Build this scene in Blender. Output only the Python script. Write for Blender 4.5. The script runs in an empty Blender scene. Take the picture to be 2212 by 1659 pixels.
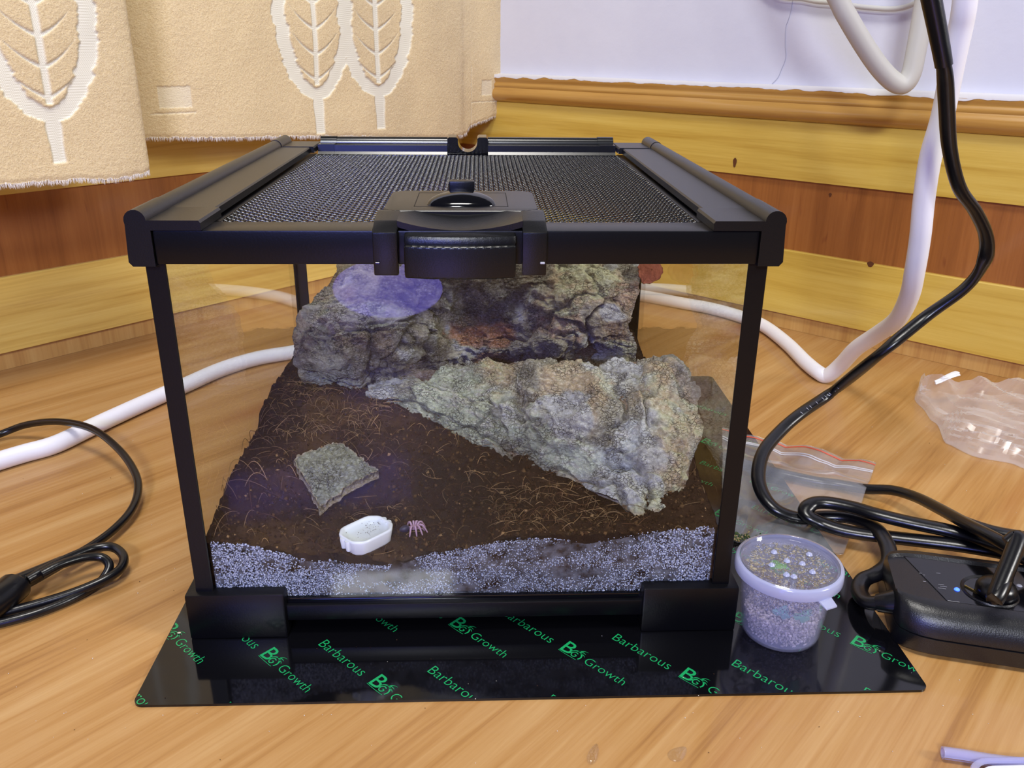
import bpy, bmesh, math, random
import numpy as np
from mathutils import Vector, Matrix

S = bpy.context.scene
COL = S.collection
rng = np.random.default_rng(7)
random.seed(7)

# ------------------------------------------------------------------ camera
CAM = np.array([0.00908, -0.39836, 0.31666])
CR = np.array([0.99929332, -0.03658475, 0.00862607])
CU = np.array([0.00568957, 0.37406912, 0.92738338])
CF = np.array([0.03715483, 0.92667894, -0.37401292])
FPX = 1841.135
cam_d = bpy.data.cameras.new('camera')
cam_d.sensor_fit = 'HORIZONTAL'
cam_d.sensor_width = 36.0
cam_d.lens = 36.0 * FPX / 2212.0
cam_d.clip_start = 0.01
cam_o = bpy.data.objects.new('camera', cam_d)
COL.objects.link(cam_o)
cam_o.matrix_world = Matrix(((CR[0], CU[0], -CF[0], CAM[0]), (CR[1], CU[1], -CF[1], CAM[1]),
                             (CR[2], CU[2], -CF[2], CAM[2]), (0, 0, 0, 1)))
S.camera = cam_o

# ------------------------------------------------------------------ world, lights, exposure
wd = bpy.data.worlds.new('world')
S.world = wd
wd.use_nodes = True
wd.node_tree.nodes['Background'].inputs[0].default_value = (0.80, 0.82, 0.92, 1)
wd.node_tree.nodes['Background'].inputs[1].default_value = 0.045
S.view_settings.view_transform = 'Standard'
S.view_settings.look = 'None'
S.view_settings.exposure = -0.04
S.view_settings.gamma = 1.0
S.view_settings.use_curve_mapping = False


def area(name, loc, target, size, power, color, sy=None):
    d = bpy.data.lights.new(name, 'AREA')
    d.shape = 'RECTANGLE'
    d.size = size
    d.size_y = sy or size
    d.energy = power
    d.color = color
    o = bpy.data.objects.new(name, d)
    COL.objects.link(o)
    o.location = loc
    o.rotation_euler = (Vector(target) - Vector(loc)).to_track_quat('-Z', 'Y').to_euler()
    return o


area('ceiling_lamp', (-0.05, -0.25, 1.75), (0.0, 0.25, 0.0), 0.45, 20.0, (1.0, 0.97, 0.92))
area('room_lamp', (-0.30, -2.1, 1.50), (0.0, 0.3, 0.1), 0.42, 38.0, (0.93, 0.96, 1.0), 0.20)
area('side_lamp', (1.9, -0.75, 1.20), (-0.1, 0.45, 0.1), 0.45, 28.0, (1.0, 0.98, 0.95))
blue = area('blue_led_lamp', (-0.092, -0.50, 0.062), (-0.092, 0.0, 0.062), 0.120, 0.20, (0.24, 0.20, 1.0), 0.066)
blue.data.shape = 'ELLIPSE'
area('blue_fill', (-0.35, -1.30, 0.62), (0.0, 0.15, 0.08), 0.40, 8.0, (0.16, 0.20, 1.0), 0.10)  # added unseen blue source, tints the plaster and the front frame

# ------------------------------------------------------------------ geometry of the place
TH = math.radians(46.8367)
DL = np.array([math.cos(TH), math.sin(TH), 0.0])                       # along the left wall, into the corner
DR = np.array([math.sin(TH), -math.cos(TH), 0.0])                      # along the right wall, out of the corner
K = np.array([-0.0158, 0.9290, 0.0])                                   # the corner on the floor
UP = np.array([0, 0, 1.0])


def ray(x, y):
    return CF + CR * (x - 1106.0) / FPX - CU * (y - 829.5) / FPX


def at_z(x, y, z):
    d = ray(x, y)
    return CAM + d * (z - CAM[2]) / d[2]


def at_y(x, y, Y):
    d = ray(x, y)
    return CAM + d * (Y - CAM[1]) / d[1]


def on_left(x, y, off):                                                # on a plane parallel to the left wall
    d = ray(x, y)
    return CAM + d * (((K + DR * off - CAM) @ DR) / (d @ DR))


def on_right(x, y, off):
    d = ray(x, y)
    return CAM + d * (((K - DL * off - CAM) @ DL) / (d @ DL))


def wl(u, off, z):
    return K + DL * u + DR * off + UP * z


def wr(u, off, z):
    return K + DR * u - DL * off + UP * z


# ------------------------------------------------------------------ noise
def _h(i, j, k, s):
    n = (i.astype(np.int64) * 374761393 + j.astype(np.int64) * 668265263 + k.astype(np.int64) * 2147483647 + s * 974634777) & 0xffffffff
    n = ((n ^ (n >> 13)) * 1274126177) & 0xffffffff
    n = ((n ^ (n >> 16)) * 2246822519) & 0xffffffff
    return ((n ^ (n >> 15)) & 0xffffff) / float(0xffffff)


def vn(P, s=0):
    P = np.asarray(P, float)
    I = np.floor(P).astype(np.int64)
    f = P - I
    f = f * f * f * (f * (f * 6 - 15) + 10)
    r = 0
    for a in (0, 1):
        for b in (0, 1):
            for c in (0, 1):
                w = (f[..., 0] if a else 1 - f[..., 0]) * (f[..., 1] if b else 1 - f[..., 1]) * (f[..., 2] if c else 1 - f[..., 2])
                r = r + w * _h(I[..., 0] + a, I[..., 1] + b, I[..., 2] + c, s)
    return r * 2 - 1


def fbm(P, o=4, s=0, g=0.5):
    r, a, t = 0, 1.0, 0
    for i in range(o):
        r = r + a * vn(P * 2.0 ** i, s + i)
        t += a
        a *= g
    return r / t


def worley(P, s=0):
    P = np.asarray(P, float)
    I = np.floor(P).astype(np.int64)
    d1 = np.full(P.shape[:-1], 9.0)
    d2 = np.full(P.shape[:-1], 9.0)
    cid = np.zeros(P.shape[:-1])
    for a in (-1, 0, 1):
        for b in (-1, 0, 1):
            for c in (-1, 0, 1):
                J = I + np.array([a, b, c])
                Q = J + np.stack([_h(J[..., 0], J[..., 1], J[..., 2], s + q) for q in (11, 12, 13)], -1)
                d = np.linalg.norm(P - Q, axis=-1)
                h = _h(J[..., 0], J[..., 1], J[..., 2], s + 14)
                n = d < d1
                d2 = np.where(n, d1, np.minimum(d2, d))
                cid = np.where(n, h, cid)
                d1 = np.where(n, d, d1)
    return d1, d2, cid


def sstep(a, b, x):
    t = np.clip((np.asarray(x, float) - a) / (b - a), 0, 1)
    return t * t * (3 - 2 * t)


# ------------------------------------------------------------------ materials
def lin(r, g=None, b=None):
    if g is None:
        r, g, b = r
    f = lambda c: (c / 255.0 / 12.92) if c <= 10 else ((c / 255.0 + 0.055) / 1.055) ** 2.4
    return (f(r), f(g), f(b), 1.0)


class NT:
    def __init__(self, name):
        self.m = bpy.data.materials.new(name)
        self.m.use_nodes = True
        self.t = self.m.node_tree
        self.b = self.t.nodes['Principled BSDF']
        self.out = self.t.nodes['Material Output']

    def n(self, typ, **kw):
        o = self.t.nodes.new(typ)
        for k, v in kw.items():
            setattr(o, k, v)
        return o

    def l(self, a, b):
        self.t.links.new(a, b)

    def set(self, **kw):
        for k, v in kw.items():
            self.b.inputs[k.replace('_', ' ')].default_value = v
        return self

    def pos(self, scale=(1, 1, 1), rotz=0.0):
        g = self.n('ShaderNodeNewGeometry')
        m = self.n('ShaderNodeMapping')
        m.vector_type = 'TEXTURE'                                      # rotate first, then stretch
        m.inputs['Rotation'].default_value = (0, 0, -rotz)
        m.inputs['Scale'].default_value = tuple(1.0 / q for q in scale)
        self.l(g.outputs['Position'], m.inputs['Vector'])
        return m.outputs[0]

    def noise(self, vec, scale, detail=4, rough=0.55, dist=0.0):
        n = self.n('ShaderNodeTexNoise')
        n.inputs['Scale'].default_value = scale
        n.inputs['Detail'].default_value = detail
        n.inputs['Roughness'].default_value = rough
        n.inputs['Distortion'].default_value = dist
        self.l(vec, n.inputs['Vector'])
        return n.outputs['Fac']

    def ramp(self, fac, stops, interp='LINEAR'):
        r = self.n('ShaderNodeValToRGB')
        r.color_ramp.interpolation = interp
        e = r.color_ramp.elements
        while len(e) < len(stops):
            e.new(0.5)
        for q, (p, c) in zip(e, stops):
            q.position = p
            q.color = c if len(c) == 4 else (*c, 1)
        self.l(fac, r.inputs[0])
        return r.outputs[0]

    def mix(self, fac, a, b, mode='MIX'):
        m = self.n('ShaderNodeMix', data_type='RGBA', blend_type=mode)
        for s, v in ((m.inputs[0], fac), (m.inputs[6], a), (m.inputs[7], b)):
            if isinstance(v, (int, float, tuple)):
                s.default_value = v
            else:
                self.l(v, s)
        return m.outputs[2]

    def math(self, op, a, b=0.0):
        m = self.n('ShaderNodeMath', operation=op)
        for s, v in ((m.inputs[0], a), (m.inputs[1], b)):
            if isinstance(v, (int, float)):
                s.default_value = v
            else:
                self.l(v, s)
        return m.outputs[0]

    def bump(self, h, dist, strength=1.0):
        b = self.n('ShaderNodeBump')
        b.inputs['Distance'].default_value = dist
        b.inputs['Strength'].default_value = strength
        self.l(h, b.inputs['Height'])
        self.l(b.outputs[0], self.b.inputs['Normal'])

    def col(self, c):
        self.l(c, self.b.inputs['Base Color'])
        return self

    def attr(self, name='Col'):
        a = self.n('ShaderNodeAttribute', attribute_name=name)
        return a.outputs['Color']


def plain(name, rgb, rough=0.5, spec=0.5, bump=None, metal=0.0):
    t = NT(name)
    t.set(Base_Color=lin(*rgb), Roughness=rough, Specular_IOR_Level=spec, Metallic=metal)
    if bump:
        t.bump(t.noise(t.pos(), bump[0], 3), bump[1])
    return t.m


def clear(name, tint=(1, 1, 1), haze=0.0, hazecol=(0.8, 0.8, 0.8), rough=0.02, ior=1.45, noise=None, refl=1.0, slant=0.0):
    """thin clear sheet: sees through, mirrors by Fresnel, may be slightly milky"""
    t = NT(name)
    t.t.nodes.remove(t.b)
    tr = t.n('ShaderNodeBsdfTransparent')
    tr.inputs[0].default_value = (*tint, 1)
    gl = t.n('ShaderNodeBsdfGlossy')
    gl.inputs['Roughness'].default_value = rough
    gl.inputs[0].default_value = (refl, refl, refl, 1)
    lw = t.n('ShaderNodeLayerWeight')                                # the same on both faces of the sheet
    r0 = ((ior - 1) / (ior + 1)) ** 2
    fr = t.math('ADD', t.math('MULTIPLY', t.math('POWER', lw.outputs['Facing'], 5.0), (1 - r0) * 0.9), r0)
    m1 = t.n('ShaderNodeMixShader')
    t.l(fr, m1.inputs[0])
    base = tr.outputs[0]
    if haze > 0 or noise:
        df = t.n('ShaderNodeBsdfDiffuse')
        df.inputs[0].default_value = (*hazecol, 1)
        tl = t.n('ShaderNodeBsdfTranslucent')
        tl.inputs[0].default_value = (*hazecol, 1)
        ad = t.n('ShaderNodeMixShader')
        ad.inputs[0].default_value = 0.35
        t.l(df.outputs[0], ad.inputs[1])
        t.l(tl.outputs[0], ad.inputs[2])
        m0 = t.n('ShaderNodeMixShader')
        if noise:
            sc, lo, hi = noise
            r = t.ramp(t.noise(t.pos(), sc, 5, 0.6), [(0.35, (lo, lo, lo)), (0.7, (hi, hi, hi))])
            t.l(r, m0.inputs[0])
        elif slant:                                                  # film looks milkier where it is seen edge on
            lw2 = t.n('ShaderNodeLayerWeight')
            t.l(t.math('ADD', t.math('MULTIPLY', t.math('POWER', lw2.outputs['Facing'], 2.5), slant), haze), m0.inputs[0])
        else:
            m0.inputs[0].default_value = haze
        t.l(tr.outputs[0], m0.inputs[1])
        t.l(ad.outputs[0], m0.inputs[2])
        base = m0.outputs[0]
    t.l(base, m1.inputs[1])
    t.l(gl.outputs[0], m1.inputs[2])
    t.l(m1.outputs[0], t.out.inputs[0])
    return t.m


def wood(name, stops, rotz, axis='x', rough=0.34, coat=0.35, fine=1.0, streak=None, spots=None):
    t = NT(name)
    sc = {'x': (1.0, 20.0, 20.0), 'z': (20.0, 20.0, 1.0)}[axis]
    v = t.pos(sc, rotz)
    big = t.noise(v, 2.6 * fine, 5, 0.6, 0.6)
    sc2 = {'x': (1.6, 60.0, 60.0), 'z': (60.0, 60.0, 1.6)}[axis]
    fin = t.noise(t.pos(sc2, rotz), 6.0 * fine, 4, 0.6)
    mixf = t.math('ADD', t.math('MULTIPLY', big, 0.72), t.math('MULTIPLY', fin, 0.28))
    c = t.ramp(mixf, stops)
    if streak:
        s = t.noise(t.pos({'x': (0.7, 7.0, 7.0), 'z': (7, 7, .7)}[axis], rotz), 3.1, 2, 0.5, 0.4)
        f = t.ramp(s, [(0.60, (0, 0, 0)), (0.72, (1, 1, 1))])
        c = t.mix(t.math('MULTIPLY', f, 0.55), c, streak)
    if spots:
        s = t.noise(t.pos({'x': (30, 140, 140), 'z': (140, 140, 30)}[axis], rotz), 1.0, 1, 0.4)
        f = t.ramp(s, [(0.70, (0, 0, 0)), (0.78, (1, 1, 1))])
        c = t.mix(t.math('MULTIPLY', f, 0.6), c, spots)
    t.col(c)
    t.set(Roughness=rough, Coat_Weight=coat, Coat_Roughness=0.07)
    t.bump(fin, 0.0004, 0.35)
    return t.m


M = {}
M['floor'] = wood('floor_wood', [(0.30, lin(142, 96, 48)), (0.45, lin(173, 127, 70)), (0.58, lin(185, 143, 88)), (0.72, lin(195, 157, 104))], -TH, 'x', 0.42, 0.22, streak=lin(152, 90, 38))
M['board_l'] = wood('board_wood_left', [(0.30, lin(196, 152, 66)), (0.5, lin(226, 192, 98)), (0.7, lin(238, 210, 118))], -TH, 'x', 0.34, 0.4)
M['board_r'] = wood('board_wood_right', [(0.30, lin(186, 146, 52)), (0.5, lin(210, 176, 78)), (0.7, lin(222, 192, 96))], math.pi / 2 - TH, 'x', 0.34, 0.4)
M['panel'] = wood('panel_wood', [(0.30, lin(130, 76, 30)), (0.5, lin(156, 96, 42)), (0.7, lin(170, 110, 52))], 0, 'z', 0.4, 0.3, spots=lin(110, 52, 24))
M['strip'] = wood('strip_wood', [(0.30, lin(166, 116, 60)), (0.5, lin(196, 152, 84)), (0.7, lin(208, 168, 100))], 0, 'z', 0.45, 0.2)
M['cap_l'] = wood('cap_wood_left', [(0.30, lin(160, 112, 48)), (0.5, lin(184, 138, 66)), (0.7, lin(196, 152, 80))], -TH, 'x', 0.3, 0.5)
M['cap_r'] = wood('cap_wood_right', [(0.30, lin(160, 112, 48)), (0.5, lin(184, 138, 66)), (0.7, lin(196, 152, 80))], math.pi / 2 - TH, 'x', 0.3, 0.5)
M['black'] = plain('black_plastic', (8, 8, 11), 0.33, 0.3, (900, 0.00004))
M['black_satin'] = plain('black_satin_plastic', (10, 10, 12), 0.33, 0.42, (1500, 0.00006))
M['black_gloss'] = plain('black_gloss_plastic', (10, 10, 14), 0.10, 0.5)
M['black_tube'] = plain('black_tube_plastic', (9, 9, 12), 0.24, 0.6)
M['black_groove'] = plain('groove_black', (4, 4, 5), 0.6, 0.2)
M['wire'] = plain('mesh_wire', (16, 17, 19), 0.2, 0.9)
M['mat'] = plain('mat_black', (9, 9, 12), 0.07, 0.5)
M['print'] = plain('mat_green_print', (24, 150, 84), 0.25, 0.5)
M['glass'] = clear('pane_glass', (0.985, 0.993, 0.99), 0, ior=1.24, rough=0.0)
M['fogglass'] = clear('condensation_film', (1, 1, 1), 0.3, (0.80, 0.84, 0.95), 0.3, 1.2, noise=(150, 0.0, 0.30), refl=0.2)
M['pvc_white'] = plain('hose_white', (240, 240, 244), 0.38, 0.5, (700, 0.00005))
M['pvc_grey'] = plain('hose_grey', (196, 194, 188), 0.5, 0.4)
M['cable_black'] = plain('cable_black', (11, 11, 15), 0.28, 0.55, (500, 0.00005))
M['white_glaze'] = plain('dish_glaze', (232, 236, 238), 0.12, 0.5)
M['led'] = NT('blue_led').set(Base_Color=(0.1, 0.2, 1, 1), Emission_Color=(0.02, 0.08, 1, 1), Emission_Strength=4.0).m
M['white_print'] = plain('pale_print', (170, 170, 178), 0.5)
M['red_zip'] = plain('zip_red', (206, 74, 52), 0.4)
M['tie'] = plain('paper_tie_white', (238, 238, 236), 0.7)
M['fringe'] = plain('hem_fringe', (232, 226, 220), 0.9, 0.2)
M['brass'] = plain('socket_metal', (150, 130, 70), 0.3, 0.5, None, 0.9)


# ------------------------------------------------------------------ objects
def top(o, label, cat, group=None, kind=None):
    o['label'] = label
    o['category'] = cat
    if group:
        o['group'] = group
    if kind:
        o['kind'] = kind
    return o


def mesh_np(name, V, F, smooth=True, ang=None):
    V = np.asarray(V, np.float32)
    me = bpy.data.meshes.new(name)
    if isinstance(F, np.ndarray):
        n = F.shape[1]
        me.vertices.add(len(V))
        me.vertices.foreach_set('co', V.ravel())
        me.loops.add(F.size)
        me.loops.foreach_set('vertex_index', F.astype(np.int32).ravel())
        me.polygons.add(len(F))
        me.polygons.foreach_set('loop_start', (np.arange(len(F)) * n).astype(np.int32))
    else:
        me.from_pydata(V.tolist(), [], F)
    me.update(calc_edges=True)
    me.validate()
    if smooth:
        me.polygons.foreach_set('use_smooth', np.ones(len(me.polygons), bool))
        if ang is not None:
            me.set_sharp_from_angle(angle=math.radians(ang))
    return me


def link(name, me, mat, parent=None):
    o = bpy.data.objects.new(name, me)
    COL.objects.link(o)
    if mat is not None and len(me.materials) == 0:
        me.materials.append(mat)
    if parent is not None:
        o.parent = parent
        if parent.type == 'EMPTY':
            o.matrix_parent_inverse = Matrix.Translation(-parent.location)
        elif parent.get('_off') is not None:
            o.matrix_parent_inverse = Matrix.Translation(-Vector(parent['_off']))
    else:
        n = len(me.vertices)
        co = np.empty(n * 3, np.float32)
        me.vertices.foreach_get('co', co)
        co = co.reshape(-1, 3)
        c = (co.min(0) + co.max(0)) / 2
        c[2] = co[:, 2].min()
        me.vertices.foreach_set('co', (co - c).ravel())
        me.update()
        o.location = c.tolist()
        o['_off'] = [float(q) for q in c]
    return o


def empty(name, loc):
    o = bpy.data.objects.new(name, None)
    COL.objects.link(o)
    o.empty_display_size = 0.02
    o.location = loc
    return o


def setcol(me, C):
    a = me.color_attributes.new('Col', 'FLOAT_COLOR', 'POINT')
    C = np.asarray(C, np.float32)
    if C.shape[1] == 3:
        C = np.concatenate([C, np.ones((len(C), 1), np.float32)], 1)
    a.data.foreach_set('color', C.ravel())


class MB:
    """collects shapes into one mesh"""
    def __init__(self):
        self.v, self.f = [], []

    def add(self, V, F):
        o = len(self.v)
        self.v.extend([tuple(map(float, q)) for q in V])
        self.f.extend([tuple(i + o for i in q) for q in F])
        return self

    def bm(self, b):
        b.verts.ensure_lookup_table()
        for i, v in enumerate(b.verts):
            v.index = i
        self.add([v.co for v in b.verts], [[v.index for v in f.verts] for f in b.faces])
        b.free()
        return self

    def box(self, x0, x1, y0, y1, z0, z1, r=0.0, seg=2, M4=None):
        b = bmesh.new()
        bmesh.ops.create_cube(b, size=1.0)
        for v in b.verts:
            v.co = Vector(((x0 + x1) / 2 + v.co.x * (x1 - x0), (y0 + y1) / 2 + v.co.y * (y1 - y0), (z0 + z1) / 2 + v.co.z * (z1 - z0)))
        if r > 0:
            bmesh.ops.bevel(b, geom=list(b.edges), offset=r, segments=seg, profile=0.6, affect='EDGES')
        if M4 is not None:
            b.transform(M4)
        return self.bm(b)

    def prism(self, loop, vec, r=0.0, seg=2):
        """loop of 3d points, extruded by vec"""
        b = bmesh.new()
        vs = [b.verts.new(Vector(p)) for p in loop]
        f = b.faces.new(vs)
        e = bmesh.ops.extrude_face_region(b, geom=[f])
        bmesh.ops.translate(b, verts=[q for q in e['geom'] if isinstance(q, bmesh.types.BMVert)], vec=Vector(vec))
        bmesh.ops.recalc_face_normals(b, faces=list(b.faces))
        if r > 0:
            bmesh.ops.bevel(b, geom=list(b.edges), offset=r, segments=seg, profile=0.6, affect='EDGES', clamp_overlap=True)
        return self.bm(b)

    def lathe(self, prof, c, n=48, close=False):
        V, F = [], []
        for (r, z) in prof:
            for i in range(n):
                a = 2 * math.pi * i / n
                V.append((c[0] + r * math.cos(a), c[1] + r * math.sin(a), c[2] + z))
        m = len(prof)
        for j in range(m - 1 if not close else m):
            j2 = (j + 1) % m
            for i in range(n):
                i2 = (i + 1) % n
                F.append((j * n + i, j * n + i2, j2 * n + i2, j2 * n + i))
        if not close:
            F.append(tuple(range(n))[::-1])
            F.append(tuple((m - 1) * n + i for i in range(n)))
        return self.add(V, F)

    def tube(self, P, ra, rb=None, n=12, up=(0, 0, 1), caps=True, flatup=None):
        """sweep an oval (ra sideways, rb along the up side) along points P; ra/rb may be arrays"""
        P = np.asarray(P, float)
        m = len(P)
        ra = np.broadcast_to(np.asarray(ra, float), (m,))
        rb = ra if rb is None else np.broadcast_to(np.asarray(rb, float), (m,))
        T = np.gradient(P, axis=0)
        T /= np.linalg.norm(T, axis=1)[:, None] + 1e-12
        u = np.asarray(up, float)
        A = []
        prev = None
        for t in T:
            if flatup is not None or prev is None:
                s = np.cross(t, u)
                if np.linalg.norm(s) < 0.15:
                    s = np.cross(t, np.array([0.3, 1, 0.1])) if prev is None else prev - t * (prev @ t)
            else:
                s = prev - t * (prev @ t)
            s = s / (np.linalg.norm(s) + 1e-12)
            if prev is not None and s @ prev < 0:
                s = -s
            A.append(s)
            prev = s
        A = np.array(A)
        B = np.cross(A, T)
        th = np.arange(n) * 2 * math.pi / n
        V = P[:, None] + A[:, None] * (np.cos(th)[None, :, None] * ra[:, None, None]) + B[:, None] * (np.sin(th)[None, :, None] * rb[:, None, None])
        V = V.reshape(-1, 3)
        F = []
        for j in range(m - 1):
            for i in range(n):
                i2 = (i + 1) % n
                F.append((j * n + i, j * n + i2, (j + 1) * n + i2, (j + 1) * n + i))
        if caps:
            F.append(tuple(range(n))[::-1])
            F.append(tuple((m - 1) * n + i for i in range(n)))
        return self.add(V, F)

    def build(self, name, mat, parent=None, smooth=True, ang=35):
        b = bmesh.new()
        me = mesh_np(name, np.array(self.v), self.f, False)
        b.from_mesh(me)
        bmesh.ops.recalc_face_normals(b, faces=list(b.faces))
        b.to_mesh(me)
        b.free()
        if smooth:
            me.polygons.foreach_set('use_smooth', np.ones(len(me.polygons), bool))
            me.set_sharp_from_angle(angle=math.radians(ang))
        return link(name, me, mat, parent)


def spline(P, n=10, closed=False):
    """Catmull-Rom through points (any dimension)"""
    P = np.asarray(P, float)
    Q = np.vstack([2 * P[0] - P[1], P, 2 * P[-1] - P[-2]])
    out = []
    for i in range(1, len(Q) - 2):
        t = np.linspace(0, 1, n, endpoint=False)[:, None]
        a, b, c, d = Q[i - 1], Q[i], Q[i + 1], Q[i + 2]
        out.append(0.5 * (2 * b + (c - a) * t + (2 * a - 5 * b + 4 * c - d) * t * t + (3 * b - a - 3 * c + d) * t ** 3))
    out.append(P[-1][None])
    return np.vstack(out)


def smooth_path(P, it=3):
    P = P.copy()
    for _ in range(it):
        P[1:-1] = P[1:-1] * 0.5 + (P[:-2] + P[2:]) * 0.25
    return P


def grid_faces(nu, nv, flip=False):
    i = np.arange(nu - 1)[:, None] * nv + np.arange(nv - 1)[None]
    i = i.ravel()
    F = np.stack([i, i + nv, i + nv + 1, i + 1], -1)
    return F[:, ::-1] if flip else F


def shell(G, back):
    """closed sheet from two grids (nu,nv,3): front and back"""
    nu, nv = G.shape[:2]
    V = np.vstack([G.reshape(-1, 3), back.reshape(-1, 3)])
    n = nu * nv
    F = [grid_faces(nu, nv), grid_faces(nu, nv, True) + n]
    idx = np.arange(n).reshape(nu, nv)
    ring = np.concatenate([idx[0, :-1], idx[:-1, -1], idx[-1, :0:-1], idx[:0:-1, 0]])
    r2 = np.roll(ring, -1)
    F.append(np.stack([r2, ring, ring + n, r2 + n], -1))
    return V, np.vstack(F)


def grid_normals(G):
    du = np.gradient(G, axis=0)
    dv = np.gradient(G, axis=1)
    n = np.cross(du, dv)
    return n / (np.linalg.norm(n, axis=-1, keepdims=True) + 1e-12)


def instances(tv, tf, pos, rot, scl):
    """many copies of a template in one array; rot (N,3,3), scl (N,3)"""
    N = len(pos)
    V = np.einsum('nij,nkj->nki', rot, tv[None] * scl[:, None]) + pos[:, None]
    F = tf[None] + (np.arange(N) * len(tv))[:, None, None]
    return V.reshape(-1, 3), F.reshape(-1, tf.shape[1])


def rand_rot(n, r=rng):
    q = r.normal(size=(n, 4))
    q /= np.linalg.norm(q, axis=1)[:, None]
    w, x, y, z = q.T
    return np.stack([np.stack([1 - 2 * (y * y + z * z), 2 * (x * y - z * w), 2 * (x * z + y * w)], -1),
                     np.stack([2 * (x * y + z * w), 1 - 2 * (x * x + z * z), 2 * (y * z - x * w)], -1),
                     np.stack([2 * (x * z - y * w), 2 * (y * z + x * w), 1 - 2 * (x * x + y * y)], -1)], 1)


def eye_rot(n):
    return np.broadcast_to(np.eye(3), (n, 3, 3)).copy()


OCT_V = np.array([(1, 0, 0), (-1, 0, 0), (0, 1, 0), (0, -1, 0), (0, 0, 1), (0, 0, -1)], float)
OCT_F = np.array([(0, 2, 4), (2, 1, 4), (1, 3, 4), (3, 0, 4), (2, 0, 5), (1, 2, 5), (3, 1, 5), (0, 3, 5)])


def ico(sub=1):
    b = bmesh.new()
    bmesh.ops.create_icosphere(b, subdivisions=sub, radius=1.0)
    V = np.array([v.co[:] for v in b.verts])
    F = np.array([[v.index for v in f.verts] for f in b.faces])
    b.free()
    return V, F


ICO_V, ICO_F = ico(1)
ICO2_V, ICO2_F = ico(2)

# ================================================================== SETTING
def structure(o):
    o['kind'] = 'structure'
    return o


LW, RW = 1.62, 1.62
fl = MB()
fl.prism([K, K + DR * RW, K + DR * RW - DL * LW, K - DL * LW], (0, 0, -0.03))
o = structure(fl.build('floor', M['floor'], None, False))
o['label'] = 'orange brown varnished wooden floor with fine diagonal grain'
wp = NT('plaster')
wp.col(wp.mix(wp.noise(wp.pos(), 9, 4, 0.6), lin(206, 208, 222), lin(222, 224, 234)))
wp.set(Roughness=0.7)
wp.bump(wp.noise(wp.pos(), 60, 4, 0.6), 0.0008, 0.5)
M['plaster'] = wp.m
WT = 0.03
mb = MB()
mb.prism([wl(-LW, 0, 0), wl(WT, 0, 0), wl(WT, -WT, 0), wl(-LW, -WT, 0)], (0, 0, 0.95))
o = structure(mb.build('wall_left', M['plaster'], None, False))
o['label'] = 'pale plaster wall behind the beige curtains'
mb = MB()
mb.prism([wr(0, 0, 0), wr(RW, 0, 0), wr(RW, -WT, 0), wr(0, -WT, 0)], (0, 0, 0.95))
wallr = structure(mb.build('wall_right', M['plaster'], None, False))
wallr['label'] = 'pale lavender white plaster wall above the right wainscot'
# hairline crack and ragged paint line above the moulding
mb = MB()
ck = [on_right(x, y, 0.0004) for x, y in ((1712, 0), (1708, 25), (1702, 45), (1697, 60), (1696, 95), (1697, 125), (1688, 150), (1680, 168), (1668, 181))]
mb.tube(spline(ck, 4), 0.0004, 0.0004, 5)
mb.build('plaster_crack', plain('crack_grey', (186, 187, 200), 0.9), wallr)
# paint smear along the top of the cap moulding
V, F = [], []
N = 420
us = np.linspace(0.02, 1.0, N)
h = 0.0022 + 0.0022 * fbm(np.stack([us * 60, us * 0, us * 0], -1), 4, 5) + 0.002 * sstep(0.45, 0.75, us)
h = np.clip(h, 0.0004, 1)
for i, u in enumerate(us):
    V += [wr(u, 0.0128, 0.2722), wr(u, 0.0131, 0.2715 - h[i]), wr(u, 0.0, 0.2735), wr(u, 0.0005, 0.2722)]
for i in range(N - 1):
    a, b = i * 4, i * 4 + 4
    F += [(a, a + 1, b + 1, b), (a + 2, a, b, b + 2)]
me = mesh_np('paint_smear', np.array(V), F, True)
link('paint_smear', me, plain('paint_white', (214, 212, 214), 0.7), wallr)


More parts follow.
